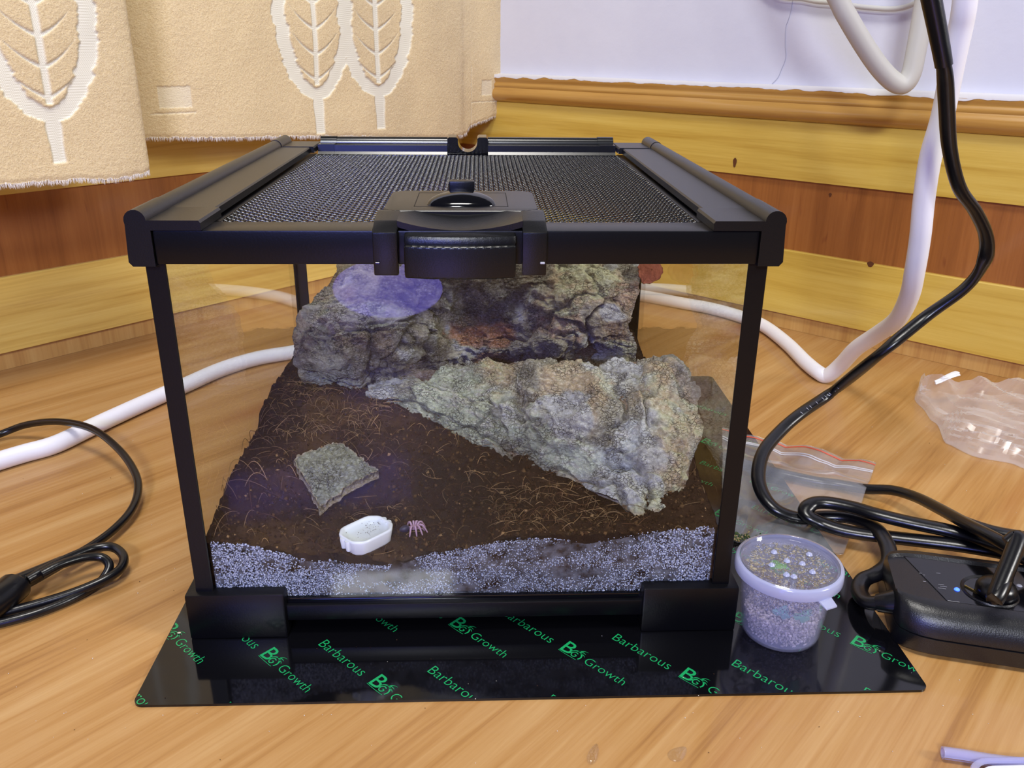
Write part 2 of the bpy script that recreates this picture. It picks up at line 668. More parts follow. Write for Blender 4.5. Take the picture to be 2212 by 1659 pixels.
def wainscot(side, w, L, bmat, cmat):
    e = empty('baseboard_' + side, tuple(w(0.35 * (1 if side == 'right' else -1), 0.004, 0)))
    structure(e)
    e['label'] = {'left': 'stepped wooden wainscot on the wall under the curtains', 'right': 'stepped wooden wainscot under the bare plaster wall'}[side]
    s = 1 if side == 'right' else -1
    u0, u1 = 0.0, s * L

    def board(name, z0, z1, o0, o1, mat, r=0.0012):
        p = [w(u0, 0.0, z0), w(u0, o0, z0), w(u0, o1, z1 - r), w(u0, o1 - r, z1), w(u0, 0.0, z1)]
        q = [x + (w(u1, 0, 0) - w(u0, 0, 0)) for x in p]
        b = MB()
        n = len(p)
        b.add(p + q, [tuple(range(n)), tuple(range(n, 2 * n))[::-1]] + [(i, (i + 1) % n, n + (i + 1) % n, n + i) for i in range(n)])
        return b.build(name, mat, e, True, 25)
    board('base_strip', 0.0002, 0.0178, 0.004, 0.004, M['strip'], 0.0003)
    board('lower_board', 0.0190, 0.0945, 0.0085, 0.0085, bmat)
    board('inset_panel', 0.0945, 0.1735, 0.0035, 0.0035, M['panel'], 0.0003)
    board('upper_board', 0.1735, 0.2365, 0.0080, 0.0080, bmat)
    # cap moulding: ogee of ridges
    prof = [(0, 0.2365), (0.0080, 0.2365), (0.0120, 0.2385), (0.0165, 0.2425), (0.0175, 0.2470), (0.0160, 0.2515), (0.0135, 0.2540), (0.0125, 0.2555),
            (0.0135, 0.2575), (0.0130, 0.2600), (0.0112, 0.2615), (0.0108, 0.2630), (0.0120, 0.2650), (0.0130, 0.2685), (0.0125, 0.2720), (0, 0.2730)]
    p = [w(u0, a, z) for a, z in prof]
    q = [x + (w(u1, 0, 0) - w(u0, 0, 0)) for x in p]
    b = MB()
    n = len(p)
    b.add(p + q, [tuple(range(n)), tuple(range(n, 2 * n))[::-1]] + [(i, (i + 1) % n, n + (i + 1) % n, n + i) for i in range(n)])
    b.build('cap_moulding', cmat, e, True, 50)
    return e


wainscot('left', wl, LW, M['board_l'], M['cap_l'])
bbr = wainscot('right', wr, RW, M['board_r'], M['cap_r'])
# dark knots in the boards on the right
for (x, y, rx, ry) in ((1587, 351, 0.0022, 0.0055), (1880, 571, 0.0035, 0.0032), (1793, 421, 0.0016, 0.0022)):
    off = 0.0040 if y == 421 else 0.0088
    c = on_right(x, y, off)
    b = MB()
    ring = [c + DR * (rx * math.cos(a) * (1 + 0.2 * math.sin(3 * a))) + UP * (ry * math.sin(a)) for a in np.linspace(0, 2 * math.pi, 14, endpoint=False)]
    b.prism(ring, tuple(DL * 0.0002))
    b.build('knot', plain('knot_brown', (92, 50, 20), 0.5), bbr)

# ================================================================== CURTAINS
ct = NT('curtain_plush')
pile = ct.noise(ct.pos(), 620, 4, 0.7)
weave = ct.n('ShaderNodeTexChecker')
weave.inputs['Scale'].default_value = 900
ct.l(ct.pos(), weave.inputs['Vector'])
mo = ct.attr('Col')
sep = ct.n('ShaderNodeSeparateColor')
ct.l(mo, sep.inputs[0])
fac = sep.outputs[0]
pc = ct.mix(pile, lin(200, 168, 114), lin(250, 232, 190))
wc = ct.mix(weave.outputs['Fac'], lin(214, 208, 186), lin(236, 232, 214))
ct.col(ct.mix(fac, pc, wc))
ct.set(Roughness=0.85, Sheen_Weight=0.45, Sheen_Roughness=0.4, Specular_IOR_Level=0.25)
hp = ct.math('MULTIPLY', pile, ct.math('SUBTRACT', 1.0, ct.math('MULTIPLY', fac, 0.9)))
ct.bump(hp, 0.0016, 0.8)
M['curtain'] = ct.m


def leaf_mask(s, z, cu, zb, sc=1.0):
    """woven leaf: stem, outline band, midrib and veins; s along the cloth, z height"""
    x = (s - cu) / sc
    y = (z - zb) / sc
    jag = 0.0022 * vn(np.stack([x * 0 + np.sign(x) * 3, y * 190, x * 0], -1), 3) + 0.0012 * vn(np.stack([x * 0 + np.sign(x) * 3, y * 420, x * 0], -1), 4)
    t = np.clip((y - 0.038) / 0.30, 0, 1)
    wo = 0.056 * np.sin(math.pi * t ** 0.66) ** 0.72 + jag
    ti = np.clip((y - 0.051) / 0.275, 0, 1)
    wi = 0.0385 * np.sin(math.pi * ti ** 0.68) ** 0.78 + jag * 0.9
    ax = np.abs(x)
    e = 0.0009
    outer = sstep(-e, e, wo - ax) * (t > 0) * (t < 1)
    inner = sstep(-e, e, wi - ax) * (ti > 0) * (ti < 1)
    m = outer * (1 - inner)
    stem = sstep(-e, e, 0.0075 + 0.0012 * vn(np.stack([y * 120, y * 0, y * 0], -1), 9) - np.abs(x)) * sstep(-0.001, 0.001, y) * (y < 0.048)
    m = np.maximum(m, stem)
    rib = sstep(-e, e, 0.0034 - ax) * (y > 0.054) * (y < 0.32)
    m = np.maximum(m, rib * inner)
    for k in range(9):
        yk = 0.060 + 0.027 * k
        yc = yk + 0.35 * ax + 12.0 * ax * ax
        v = sstep(0.0, 0.0014, 0.0030 * (1 - ax / 0.040) - np.abs(y - yc)) * (ax < 0.033)
        m = np.maximum(m, v * inner)
    return m


def box_mask(s, z, s0, s1, z0, z1):
    return ((s > s0) & (s < s1) & (z > z0) & (z < z1)).astype(float)


def curtain(name, path, hem, ztop, marks, label, seed, res=0.0011):
    """path: list of (u, off) in plan along the left wall; hem: list of (u, z)"""
    P = spline(path, 24)
    d = np.concatenate([[0], np.cumsum(np.linalg.norm(np.diff(P, axis=0), axis=1))])
    ns = int(d[-1] / res)
    sv = np.linspace(0, d[-1], ns)
    U = np.interp(sv, d, P[:, 0])
    O = np.interp(sv, d, P[:, 1])
    hu = np.array(hem)
    H = np.interp(U, hu[:, 0], hu[:, 1])
    H = H + 0.0009 * vn(np.stack([sv * 260, sv * 0, sv * 0], -1), seed)
    nz = int((0.40 - 0.20) / res)
    tz = np.concatenate([np.linspace(0, 1, nz), np.linspace(1.05, 2.0, 24)])
    zz = np.where(tz[None] <= 1, H[:, None] + (0.40 - H[:, None]) * tz[None], 0.40 + (ztop - 0.40) * (tz[None] - 1))
    UU = np.broadcast_to(U[:, None], zz.shape)
    OO = np.broadcast_to(O[:, None], zz.shape).copy()
    OO = OO + 0.0035 * fbm(np.stack([UU * 14, zz * 9, UU * 0 + seed], -1), 3, seed)
    mask = np.zeros(zz.shape)
    for k in marks:
        if k[0] == 'leaf':
            mask = np.maximum(mask, leaf_mask(UU, zz, *k[1:]))
        else:
            mask = np.maximum(mask, k[5] * box_mask(UU, zz, *k[1:5]))
    G = K[None, None] + DL * UU[..., None] + DR * OO[..., None] + UP * zz[..., None]
    n = grid_normals(G)
    if (n.reshape(-1, 3).mean(0) @ DR) < 0:
        n = -n
    edge = np.minimum(1, (zz - H[:, None]) / 0.004)
    pilez = (1 - mask) * (0.0016 + 0.0003 * fbm(G * 420, 2, seed)) * (0.25 + 0.75 * edge)
    front = G + n * pilez[..., None]
    back = G - n * 0.0022
    V, F = shell(front, back)
    me = mesh_np(name, V, F)
    c = np.concatenate([mask.ravel(), np.zeros(mask.size)])
    setcol(me, np.stack([c, c, c], -1))
    o = link(name, me, M['curtain'])
    top(o, label, 'curtain', 'beige leaf curtains')
    # frayed white fringe at the cut hem
    k = 2600 if d[-1] > 0.3 else 1500
    i = rng.integers(0, ns, k)
    base = G[i, 0] + n[i, 0] * rng.uniform(-0.002, 0.0012, (k, 1))
    L = rng.uniform(0.0015, 0.0048, k)
    tip = base + np.stack([rng.normal(0, 0.0008, k), rng.normal(0, 0.0008, k), -L], -1)
    sd = DL[None] * 0.00028
    V = np.stack([base - sd + UP * 0.001, base + sd + UP * 0.001, tip], 1).reshape(-1, 3)
    F = np.arange(k * 3).reshape(-1, 3)
    fo = link('hem_fringe', mesh_np('hem_fringe', V, F, False), M['fringe'], o)
    fo['kind'] = 'stuff'
    return o


curtain('curtain', [(-0.545, 0.060), (-0.50, 0.070), (-0.44, 0.078), (-0.36, 0.074), (-0.28, 0.070), (-0.20, 0.074), (-0.13, 0.080), (-0.09, 0.079), (-0.07, 0.073), (-0.045, 0.071), (-0.02, 0.074), (0.0, 0.074)],
        [(-0.56, 0.224), (-0.52, 0.2225), (-0.44, 0.2175), (-0.35, 0.2125), (-0.25, 0.205), (-0.12, 0.1945), (-0.078, 0.1945), (-0.066, 0.198), (-0.058, 0.206), (-0.03, 0.2115), (0.0, 0.2185)], 0.72,
        [('leaf', -0.312, 0.2125), ('leaf', -0.222, 0.2125), ('box', -0.506, -0.473, 0.2500, 0.2710, 0.45), ('box', -0.515, -0.47, 0.2440, 0.2455, 0.4),
         ('box', -0.036, -0.018, 0.2450, 0.2650, 0.5), ('box', -0.055, -0.005, 0.2360, 0.2373, 0.5), ('box', -0.0565, -0.055, 0.2, 0.285, 0.4)],
        'long beige plush curtain with two cream leaves hanging into the corner behind the tank', 21)
curtain('curtain', [(-0.86, 0.128), (-0.78, 0.126), (-0.70, 0.132), (-0.63, 0.131), (-0.59, 0.131), (-0.568, 0.130), (-0.556, 0.126), (-0.5535, 0.116), (-0.560, 0.100), (-0.575, 0.088)],
        [(-0.88, 0.203), (-0.69, 0.2015), (-0.63, 0.1990), (-0.60, 0.1960), (-0.575, 0.1960), (-0.55, 0.1995)], 0.72,
        [('leaf', -0.6355, 0.2140, 0.9), ('leaf', -0.724, 0.2160, 0.9)],
        'nearer beige plush curtain with one large cream leaf at the left edge', 33)

# ================================================================== MAT
MATX0, MATX1, MATY0, MATY1, MATZ = -0.1690, 0.2445, -0.0510, 0.4010, 0.0015
mb = MB()


def rrect(x0, x1, y0, y1, r, n=6):
    out = []
    for cx, cy, a0 in ((x1 - r, y1 - r, 0), (x0 + r, y1 - r, 90), (x0 + r, y0 + r, 180), (x1 - r, y0 + r, 270)):
        for k in range(n + 1):
            a = math.radians(a0 + 90.0 * k / n)
            out.append((cx + r * math.cos(a), cy + r * math.sin(a)))
    return out


mb.prism([(x, y, 0.0001) for x, y in rrect(MATX0, MATX1, MATY0, MATY1, 0.005)], (0, 0, MATZ - 0.0001))
mat_o = top(mb.build('printed_mat', M['mat'], None, True, 30), 'glossy black sheet with rows of slanted green lettering under the glass tank', 'mat')


def text_mesh(s, off=-0.011):
    c = bpy.data.curves.new('t', 'FONT')
    c.body = s
    c.size = 1.0
    c.resolution_u = 3
    c.offset = off
    ob = bpy.data.objects.new('t', c)
    COL.objects.link(ob)
    dg = bpy.context.evaluated_depsgraph_get()
    me = bpy.data.meshes.new_from_object(ob.evaluated_get(dg))
    V = np.array([v.co[:] for v in me.vertices])
    F = [tuple(p.vertices) for p in me.polygons]
    bpy.data.objects.remove(ob)
    bpy.data.curves.remove(c)
    bpy.data.meshes.remove(me)
    V = V - np.array([V[:, 0].min(), 0, 0])
    return V, F


def ribbon(pts, w):
    """flat stroke in the plane"""
    P = spline(np.array(pts, float), 6)
    T = np.gradient(P, axis=0)
    T /= np.linalg.norm(T, axis=1)[:, None] + 1e-9
    Nn = np.stack([-T[:, 1], T[:, 0]], -1)
    ww = np.asarray(w) if np.ndim(w) else np.full(len(P), w)
    ww = np.interp(np.linspace(0, 1, len(P)), np.linspace(0, 1, len(ww)), ww)[:, None] / 2
    V = np.vstack([P - Nn * ww, P + Nn * ww])
    n = len(P)
    return np.c_[V, np.zeros(len(V))], [(i, i + 1, n + i + 1, n + i) for i in range(n - 1)]


def joinvf(lst):
    V, F = [], []
    o = 0
    for v, f in lst:
        V.append(v)
        F += [tuple(i + o for i in q) for q in f]
        o += len(v)
    return np.vstack(V), F


tb = text_mesh('Barbarous')
tg = text_mesh('Growth')
tB = text_mesh('B', 0.004)
tb = (tb[0] * (0.0375 / np.ptp(tb[0][:, 0])), tb[1])
tg = (tg[0] * (0.0262 / np.ptp(tg[0][:, 0])), tg[1])
hB = np.ptp(tB[0][:, 1])
tB = (tB[0] * np.array([0.0070 / np.ptp(tB[0][:, 0]), 0.0094 / hB, 1]), tB[1])
u = 0.0094
logo = joinvf([tB,
               ribbon([(0.66 * u, 0.30 * u), (0.78 * u, 0.52 * u), (1.05 * u, 0.62 * u), (1.30 * u, 0.50 * u), (1.42 * u, 0.25 * u), (1.36 * u, 0.02 * u)], [0.00035, 0.0008, 0.0009, 0.0007]),
               ribbon([(1.12 * u, 0.40 * u), (0.92 * u, 0.44 * u), (0.78 * u, 0.28 * u), (0.84 * u, 0.08 * u), (1.02 * u, 0.05 * u), (1.12 * u, 0.20 * u), (0.98 * u, 0.25 * u)], 0.0006),
               ribbon([(0.95 * u, 0.62 * u), (1.25 * u, 0.70 * u), (1.48 * u, 0.66 * u)], [0.0007, 0.0005, 0.0002]),
               ribbon([(1.02 * u, 0.62 * u), (1.25 * u, 0.84 * u), (1.50 * u, 0.90 * u)], [0.0007, 0.0004, 0.0001]),
               ribbon([(1.18 * u, 0.56 * u), (1.42 * u, 0.52 * u), (1.58 * u, 0.42 * u)], [0.0006, 0.0004, 0.0001]),
               ribbon([(-0.02 * u, -0.06 * u), (0.6 * u, -0.09 * u), (1.32 * u, -0.09 * u)], 0.00030)])
ANG = math.radians(-44.6)
ca, sa = math.cos(ANG), math.sin(ANG)
Rm = np.array([[ca, -sa, 0], [sa, ca, 0], [0, 0, 1]])


def clip_print(name, V, F, org):
    W = V @ Rm.T + np.array([org[0], org[1], MATZ + 0.00012])
    if W[:, 0].max() < MATX0 or W[:, 0].min() > MATX1 or W[:, 1].max() < MATY0 or W[:, 1].min() > MATY1:
        return
    b = bmesh.new()
    vs = [b.verts.new(q) for q in W]
    for f in F:
        try:
            b.faces.new([vs[i] for i in f])
        except ValueError:
            pass
    e = 0.0006
    for co, no in (((MATX0 + e, 0, 0), (-1, 0, 0)), ((MATX1 - e, 0, 0), (1, 0, 0)), ((0, MATY0 + e, 0), (0, -1, 0)), ((0, MATY1 - e, 0), (0, 1, 0))):
        bmesh.ops.bisect_plane(b, geom=list(b.verts) + list(b.edges) + list(b.faces), plane_co=co, plane_no=no, clear_outer=True)
    if len(b.faces):
        bmesh.ops.recalc_face_normals(b, faces=list(b.faces))
        for f in b.faces:
            if f.normal.z < 0:
                f.normal_flip()
        me = bpy.data.meshes.new(name)
        b.to_mesh(me)
        link(name, me, M['print'], mat_o)
    b.free()


TD = np.array([ca, sa])
L0 = np.array([-0.0510, -0.0378])
v1 = np.array([0.0622, -0.0235])
v2 = np.array([0.1655, 0.0008])
for i in range(-22, 6):
    for j in range(-6, 8):
        p = L0 + v1 * i + v2 * j
        if not (MATX0 - 0.06 < p[0] < MATX1 + 0.06 and MATY0 - 0.06 < p[1] < MATY1 + 0.06):
            continue
        if p[1] > 0.075 and p[0] < 0.115:
            continue
        clip_print('lettering', *tb, p - TD * 0.0446)
        clip_print('emblem', *logo, p)
        clip_print('lettering', *tg, p + TD * 0.0166)

# ================================================================== TERRARIUM
T0 = MATZ
tank = top(empty('terrarium', (0, 0.166, T0)), 'glass terrarium with black plastic frame and mesh lid holding soil and bark', 'terrarium')
HW = 0.155
D = 0.332
for sx in (-1, 1):
    for front in (True, False):
        y0 = 0.0 if front else D
        s = 1 if front else -1
        loop = [(sx * HW, y0), (sx * 0.1005, y0), (sx * 0.1005, y0 + s * 0.0125), (sx * 0.1420, y0 + s * 0.0125), (sx * 0.1420, y0 + s * 0.055), (sx * HW, y0 + s * 0.055)]
        MB().prism([(x, y, T0 + 0.0001) for x, y in loop], (0, 0, 0.0292), 0.0013, 2).build('foot', M['black'], tank)
MB().box(-0.1440, 0.1440, 0.0030, 0.0110, 0.0112, 0.0212, 0.0008).build('base_rail', M['black'], tank)
MB().box(-0.1440, 0.1440, D - 0.0110, D - 0.003, 0.0112, 0.0212, 0.0008).build('base_rail', M['black'], tank)
for sx in (-1, 1):
    MB().box(sx * 0.1465 - 0.004, sx * 0.1465 + 0.004, 0.0125, D - 0.0125, 0.0112, 0.0212, 0.0008).build('base_rail', M['black'], tank)
MB().box(-0.1425, 0.1425, 0.0055, 0.0100, 0.0206, 0.0246, 0.0006).build('pane_channel', M['black_gloss'], tank)
MB().box(-0.1440, 0.1440, 0.0095, D - 0.0095, 0.0125, 0.0150).build('bottom_pane', M['black_gloss'], tank)
fp = MB().box(-0.1478, 0.1478, 0.0058, 0.0078, 0.0215, 0.2200, 0.0002, 1).build('front_pane', M['glass'], tank)
MB().box(-0.1478, 0.1478, D - 0.0078, D - 0.0058, 0.0215, 0.2200, 0.0002, 1).build('back_pane', M['glass'], tank)
for sx in (-1, 1):
    MB().box(sx * 0.1468 - 0.001, sx * 0.1468 + 0.001, 0.0082, D - 0.0082, 0.0215, 0.2200, 0.0002, 1).build('side_pane', M['glass'], tank)
for sx in (-1, 1):
    for y0, s in ((0.0042, 1), (D - 0.0042, -1)):
        loop = [(sx * 0.1497, y0), (sx * 0.1402, y0), (sx * 0.1402, y0 + s * 0.0014), (sx * 0.1482, y0 + s * 0.0014), (sx * 0.1482, y0 + s * 0.0085), (sx * 0.1497, y0 + s * 0.0085)]
        MB().prism([(x, y, 0.0260) for x, y in loop], (0, 0, 0.1925), 0.0003, 1).build('corner_post', M['black'], tank)


def rail_prof(sx, grow=0.0, inner=0.1228):
    """front view of the side rail: round bead, flat flange, leg"""
    pts = []
    cx, cz, r = 0.1497, 0.2380, 0.0047 + grow
    for k in range(11):
        a = math.radians(200 - 20 * k - 20)
        pts.append((cx - r * math.cos(a) * -1 if False else cx + r * math.cos(math.radians(-20 + 20 * k)), cz + r * math.sin(math.radians(-20 + 20 * k))))
    # bead runs from outer side over the top to the inner side
    out = pts + [(0.1440, 0.2378 + grow), (inner + 0.0008, 0.2378 + grow), (inner, 0.2370), (inner, 0.2335), (0.1432, 0.2335), (0.1432, 0.2168 - grow), (0.1532 + grow, 0.2168 - grow), (0.1550 + grow, 0.2185)]
    return [(sx * x, z) for x, z in out]


for sx in (-1, 1):
    MB().prism([(x, 0.0, z) for x, z in rail_prof(sx, 0.0004, 0.1200)], (0, 0.034, 0), 0.0).build('corner_cap', M['black_satin'], tank, True, 32)
    MB().prism([(x, 0.0341, z) for x, z in rail_prof(sx, 0.0)], (0, 0.2600, 0)).build('side_rail', M['black_satin'], tank, True, 32)
    MB().prism([(x, 0.2943, z) for x, z in rail_prof(sx, 0.0004, 0.1200)], (0, D - 0.2943, 0)).build('corner_cap', M['black_satin'], tank, True, 32)


def back_prof(g=0.0):
    pts = [(0.3272 + (0.0047 + g) * math.cos(math.radians(-20 + 20 * k)), 0.2380 + (0.0047 + g) * math.sin(math.radians(-20 + 20 * k))) for k in range(11)]
    return pts + [(0.3215, 0.2378 + g), (0.3090, 0.2378 + g), (0.3085, 0.2330), (0.3060, 0.2300), (0.3060, 0.2270), (0.3205, 0.2270), (0.3205, 0.2172), (0.3310, 0.2172)]


for sx in (-1, 1):
    MB().prism([(sx * 0.1195, y, z) for y, z in back_prof(0.0005)], (-sx * 0.013, 0, 0)).build('back_clip', M['black_tube'], tank, True, 32)
    MB().prism([(sx * 0.1064, y, z) for y, z in back_prof()], (-sx * 0.0900, 0, 0)).build('back_rail', M['black_tube'], tank, True, 32)
# hinge clip with a half-round cable notch
loop = [(-0.0163, 0.2175), (-0.0163, 0.2432), (-0.0150, 0.2442), (-0.0090, 0.2442), (-0.0078, 0.2430)]
loop += [(0.0078 * -math.cos(math.radians(a)), 0.2405 - 0.0078 * math.sin(math.radians(a))) for a in range(0, 181, 15)]
loop += [(0.0078, 0.2430), (0.0090, 0.2442), (0.0150, 0.2442), (0.0163, 0.2432), (0.0163, 0.2175)]
MB().prism([(x, 0.3095, z) for x, z in loop], (0, 0.0220, 0)).build('hinge_clip', M['black_gloss'], tank, True, 25)
MB().box(-0.1428, 0.1428, 0.0008, 0.0222, 0.2172, 0.2334, 0.0010).build('lid_front_bar', M['black'], tank)
for sx in (-1, 1):
    MB().box(sx * 0.1245 - 0.0045, sx * 0.1245 + 0.0045, 0.0225, 0.3055, 0.2270, 0.2318, 0.0006).build('lid_side_bar', M['black'], tank)
MB().box(-0.1205, 0.1205, 0.3010, 0.3058, 0.2270, 0.2312, 0.0006).build('lid_back_bar', M['black_gloss'], tank)

# woven wire screen
V, F = [], []
off = 0
nx, ny = 78, 92
xs = np.linspace(-0.1200, 0.1200, nx)
ys = np.linspace(0.0215, 0.3015, ny)
RWI = 0.00038
th = np.arange(5) * 2 * math.pi / 5


def wire(P, off):
    T = np.gradient(P, axis=0)
    T /= np.linalg.norm(T, axis=1)[:, None]
    A = np.cross(T, UP)
    A /= np.linalg.norm(A, axis=1)[:, None]
    B = np.cross(A, T)
    W = P[:, None] + (A[:, None] * np.cos(th)[None, :, None] + B[:, None] * np.sin(th)[None, :, None]) * RWI
    m = len(P)
    i = (np.arange(m - 1)[:, None] * 5 + np.arange(5)[None]).ravel()
    i2 = (np.arange(m - 1)[:, None] * 5 + (np.arange(5)[None] + 1) % 5).ravel()
    return W.reshape(-1, 3), np.stack([i, i2, i2 + 5, i + 5], -1) + off


for i, x in enumerate(xs):
    yy = np.linspace(ys[0], ys[-1], (ny - 1) * 2 + 1)
    z = 0.2307 + 0.00048 * np.cos(np.arange(len(yy)) * math.pi / 2 * 2 / 2 + i * math.pi)
    z = 0.2307 + 0.00050 * np.cos(np.arange(len(yy)) * math.pi / 2 + i * math.pi)
    xx = x + 0.00030 * vn(np.stack([yy * 90, yy * 0 + i * 0.37, yy * 0], -1), 2)
    w, f = wire(np.stack([xx, yy, z], -1), off)
    V.append(w)
    F.append(f)
    off += len(w)
for j, y in enumerate(ys):
    xx = np.linspace(xs[0], xs[-1], (nx - 1) * 2 + 1)
    z = 0.2307 - 0.00050 * np.cos(np.arange(len(xx)) * math.pi / 2 + j * math.pi)
    w, f = wire(np.stack([xx, xx * 0 + y, z], -1), off)
    V.append(w)
    F.append(f)
    off += len(w)
o = link('mesh_screen', mesh_np('mesh_screen', np.vstack(V), np.vstack(F)), M['wire'], tank)
o['kind'] = 'stuff'

# latch
lb = MB()
lb.prism([(x, y, 0.2336) for x, y in rrect(-0.0385, 0.0385, 0.0195, 0.0800, 0.0085, 5)], (0, 0, 0.0058), 0.0016, 3)
for sx in (-1, 1):
    prof = [(-0.0035, 0.2128), (-0.0042, 0.2335), (0.0060, 0.2372), (0.0200, 0.2392), (0.0230, 0.2392), (0.0230, 0.2336), (0.0006, 0.2336), (0.0006, 0.2128)]
    lb.prism([(sx * 0.0292, y, z) for y, z in prof], (sx * 0.0116, 0, 0), 0.0009, 2)
# thumb scoop between the wings
nu, nv = 29, 13
uu = np.linspace(-0.0295, 0.0295, nu)
vv = np.linspace(0, 1, nv)
G = np.zeros((nu, nv, 3))
for i, x in enumerate(uu):
    yb = 0.0235 - 7.0 * x * x
    zc = 0.2334 + 5.2 * x * x
    for j, t in enumerate(vv):
        y = 0.0015 + (yb - 0.0015) * t
        G[i, j] = (x, y, zc + (0.2392 - zc) * (t ** 1.7))
V, F = shell(G, G - np.array([0, 0, 0.003]))
lb.add(V, F.tolist())
lb.box(-0.0292, 0.0292, 0.0192, 0.0260, 0.2337, 0.2388)
latch = lb.build('latch', M['black_satin'], tank, True, 28)
# raised button with a bowed front
arc = [(x, -0.0062 - 0.0030 * (1 - (x / 0.0262) ** 2)) for x in np.linspace(-0.0262, 0.0262, 15)]
loop = [(x, y, 0.2122) for x, y in arc] + [(0.0262, 0.0006, 0.2122), (-0.0262, 0.0006, 0.2122)]
MB().prism(loop, (0, 0, 0.0158), 0.0014, 3).build('latch_button', M['black_satin'], latch, True, 30)
arc = [(x, -0.0040 - 0.0028 * (1 - (x / 0.0262) ** 2)) for x in np.linspace(-0.0262, 0.0262, 15)]
loop = [(x, y, 0.2276) for x, y in arc] + [(0.0262, 0.0075, 0.2300), (-0.0262, 0.0075, 0.2300)]
MB().prism(loop, (0, 0.0010, 0.0042), 0.0010, 2).build('latch_button_top', M['black_satin'], latch, True, 30)
# lock cover: thin groove outline, dome and tab
g = MB()
for (x0, x1, y0, y1) in ((-0.0236, 0.0236, 0.0715, 0.0719), (-0.0236, -0.0232, 0.0300, 0.0719), (0.0232, 0.0236, 0.0300, 0.0719), (-0.0236, 0.0236, 0.0300, 0.0304)):
    g.box(x0, x1, y0, y1, 0.2390, 0.23948)
g.build('cover_groove', M['black_groove'], latch)
nu, nv = 33, 17
G = np.zeros((nu, nv, 3))
for i, a in enumerate(np.linspace(-1, 1, nu)):
    for j, b in enumerate(np.linspace(0, 1, nv)):
        w = math.sqrt(max(0.0, 1 - a * a))
        y = 0.0270 + 0.0300 * (1 - w) * 0.2 + b * 0.0300 * w + 0.002
        G[i, j] = (a * 0.0175, y, 0.2392 + 0.0058 * w * math.sin(math.pi * min(1, b * 0.98 + 0.02)) ** 0.7)
V, F = shell(G, G * np.array([1, 1, 0]) + np.array([0, 0, 0.2385]))
d_ = MB()
d_.add(V, F.tolist())
d_.build('lock_dome', M['black_gloss'], latch, True, 60)
MB().box(-0.0066, 0.0066, 0.0490, 0.0560, 0.2392, 0.2490, 0.0010).build('lock_tab', M['black'], latch)
for sx in (-1, 1):
    MB().box(sx * 0.0388 - 0.0011, sx * 0.0388 + 0.0011, -0.00455, -0.0036, 0.2186, 0.2196, 0.0002, 1).build('screw_slot', M['white_print'] if sx > 0 else M['black_gloss'], latch)

# ------------------------------------------------------------------ soil
SP = np.array([(-.141, .008, .058), (-.141, .04, .063), (-.141, .072, .069), (-.141, .094, .068), (-.141, .13, .067), (-.141, .157, .078), (-.141, .193, .078), (-.141, .32, .080),
               (-.115, .008, .056), (-.09, .008, .050), (-.045, .008, .0435), (0, .008, .052), (.037, .008, .0605), (.09, .008, .0615), (.137, .008, .0610),
               (-.06, .05, .050), (-.03, .03, .0495), (-.057, .02, .0490), (-.085, .06, .053), (-.09, .1, .060), (-.06, .1, .058), (-.02, .1, .058), (.02, .05, .055), (.05, .08, .059), (.08, .045, .0585),
               (-.09, .15, .070), (-.1, .18, .076), (-.07, .17, .070), (-.03, .2, .068), (.14, .04, .066), (.14, .1, .076), (0, .3, .080), (.1, .2, .078), (.1, .3, .080), (0, .14, .062), (.06, .15, .066)])


def soil_z(x, y):
    x = np.asarray(x, float)
    y = np.asarray(y, float)
    d2 = (x[..., None] - SP[:, 0]) ** 2 + (y[..., None] - SP[:, 1]) ** 2
    w = 1.0 / (d2 + 0.00012) ** 1.6
    return (w * SP[:, 2]).sum(-1) / w.sum(-1)


nxs, nys = 290, 300
gx = np.linspace(-0.1440, 0.1440, nxs)
gy = np.linspace(0.0098, 0.3215, nys)
X, Y = np.meshgrid(gx, gy, indexing='ij')
P3 = np.stack([X, Y, X * 0], -1)
Z = soil_z(X, Y) + 0.0024 * fbm(P3 * 45, 3, 3) + 0.0020 * fbm(P3 * 170, 3, 8) + 0.0011 * fbm(P3 * 430, 2, 9)
w1 = worley(P3 * 210, 4)
Z += 0.0012 * (0.6 - w1[0]) * (w1[2] > 0.45)
G = np.stack([X + 0.0006 * vn(P3 * 350, 20), Y + 0.0006 * vn(P3 * 350, 21), Z], -1)
G[0, :, 0] = -0.1440
G[-1, :, 0] = 0.1440
G[:, 0, 1] = 0.0098
B = G.copy()
B[..., 2] = 0.0152
V, F = shell(G, B)
c = 0.5 + 0.5 * fbm(P3 * 60, 4, 31)
c2 = w1[2]
dark = np.array(lin(31, 18, 9)[:3])
mid = np.array(lin(60, 37, 19)[:3])
tan = np.array(lin(104, 76, 46)[:3])
k = np.clip(c * 1.1 - 0.05, 0, 1)[..., None]
Ct = dark * (1 - k) + mid * k
dry = sstep(0.15, 0.5, fbm(P3 * 20, 3, 77) + 0.9 * np.exp(-((X + 0.10) ** 2 / 0.0011 + (Y - 0.165) ** 2 / 0.0006)))[..., None]
Ct = Ct * (1 - 0.65 * dry) + tan * 0.65 * dry
sp = ((w1[2] > 0.88) * (w1[0] < 0.35))[..., None]
Ct = Ct * (1 - 0.6 * sp) + tan * 0.6 * sp
Cb = np.broadcast_to(mid * 0.75, Ct.shape)
me = mesh_np('soil', V, F, True)
setcol(me, np.vstack([Ct.reshape(-1, 3), Cb.reshape(-1, 3)]))
st = NT('soil')
st.col(st.mix(0.55, st.attr(), st.mix(st.noise(st.pos(), 420, 4, 0.7), lin(16, 10, 6), lin(70, 46, 29)), 'MIX'))
st.set(Roughness=0.95, Specular_IOR_Level=0.2)
st.bump(st.noise(st.pos(), 700, 4, 0.7), 0.0012, 1.0)
M['soil'] = st.m
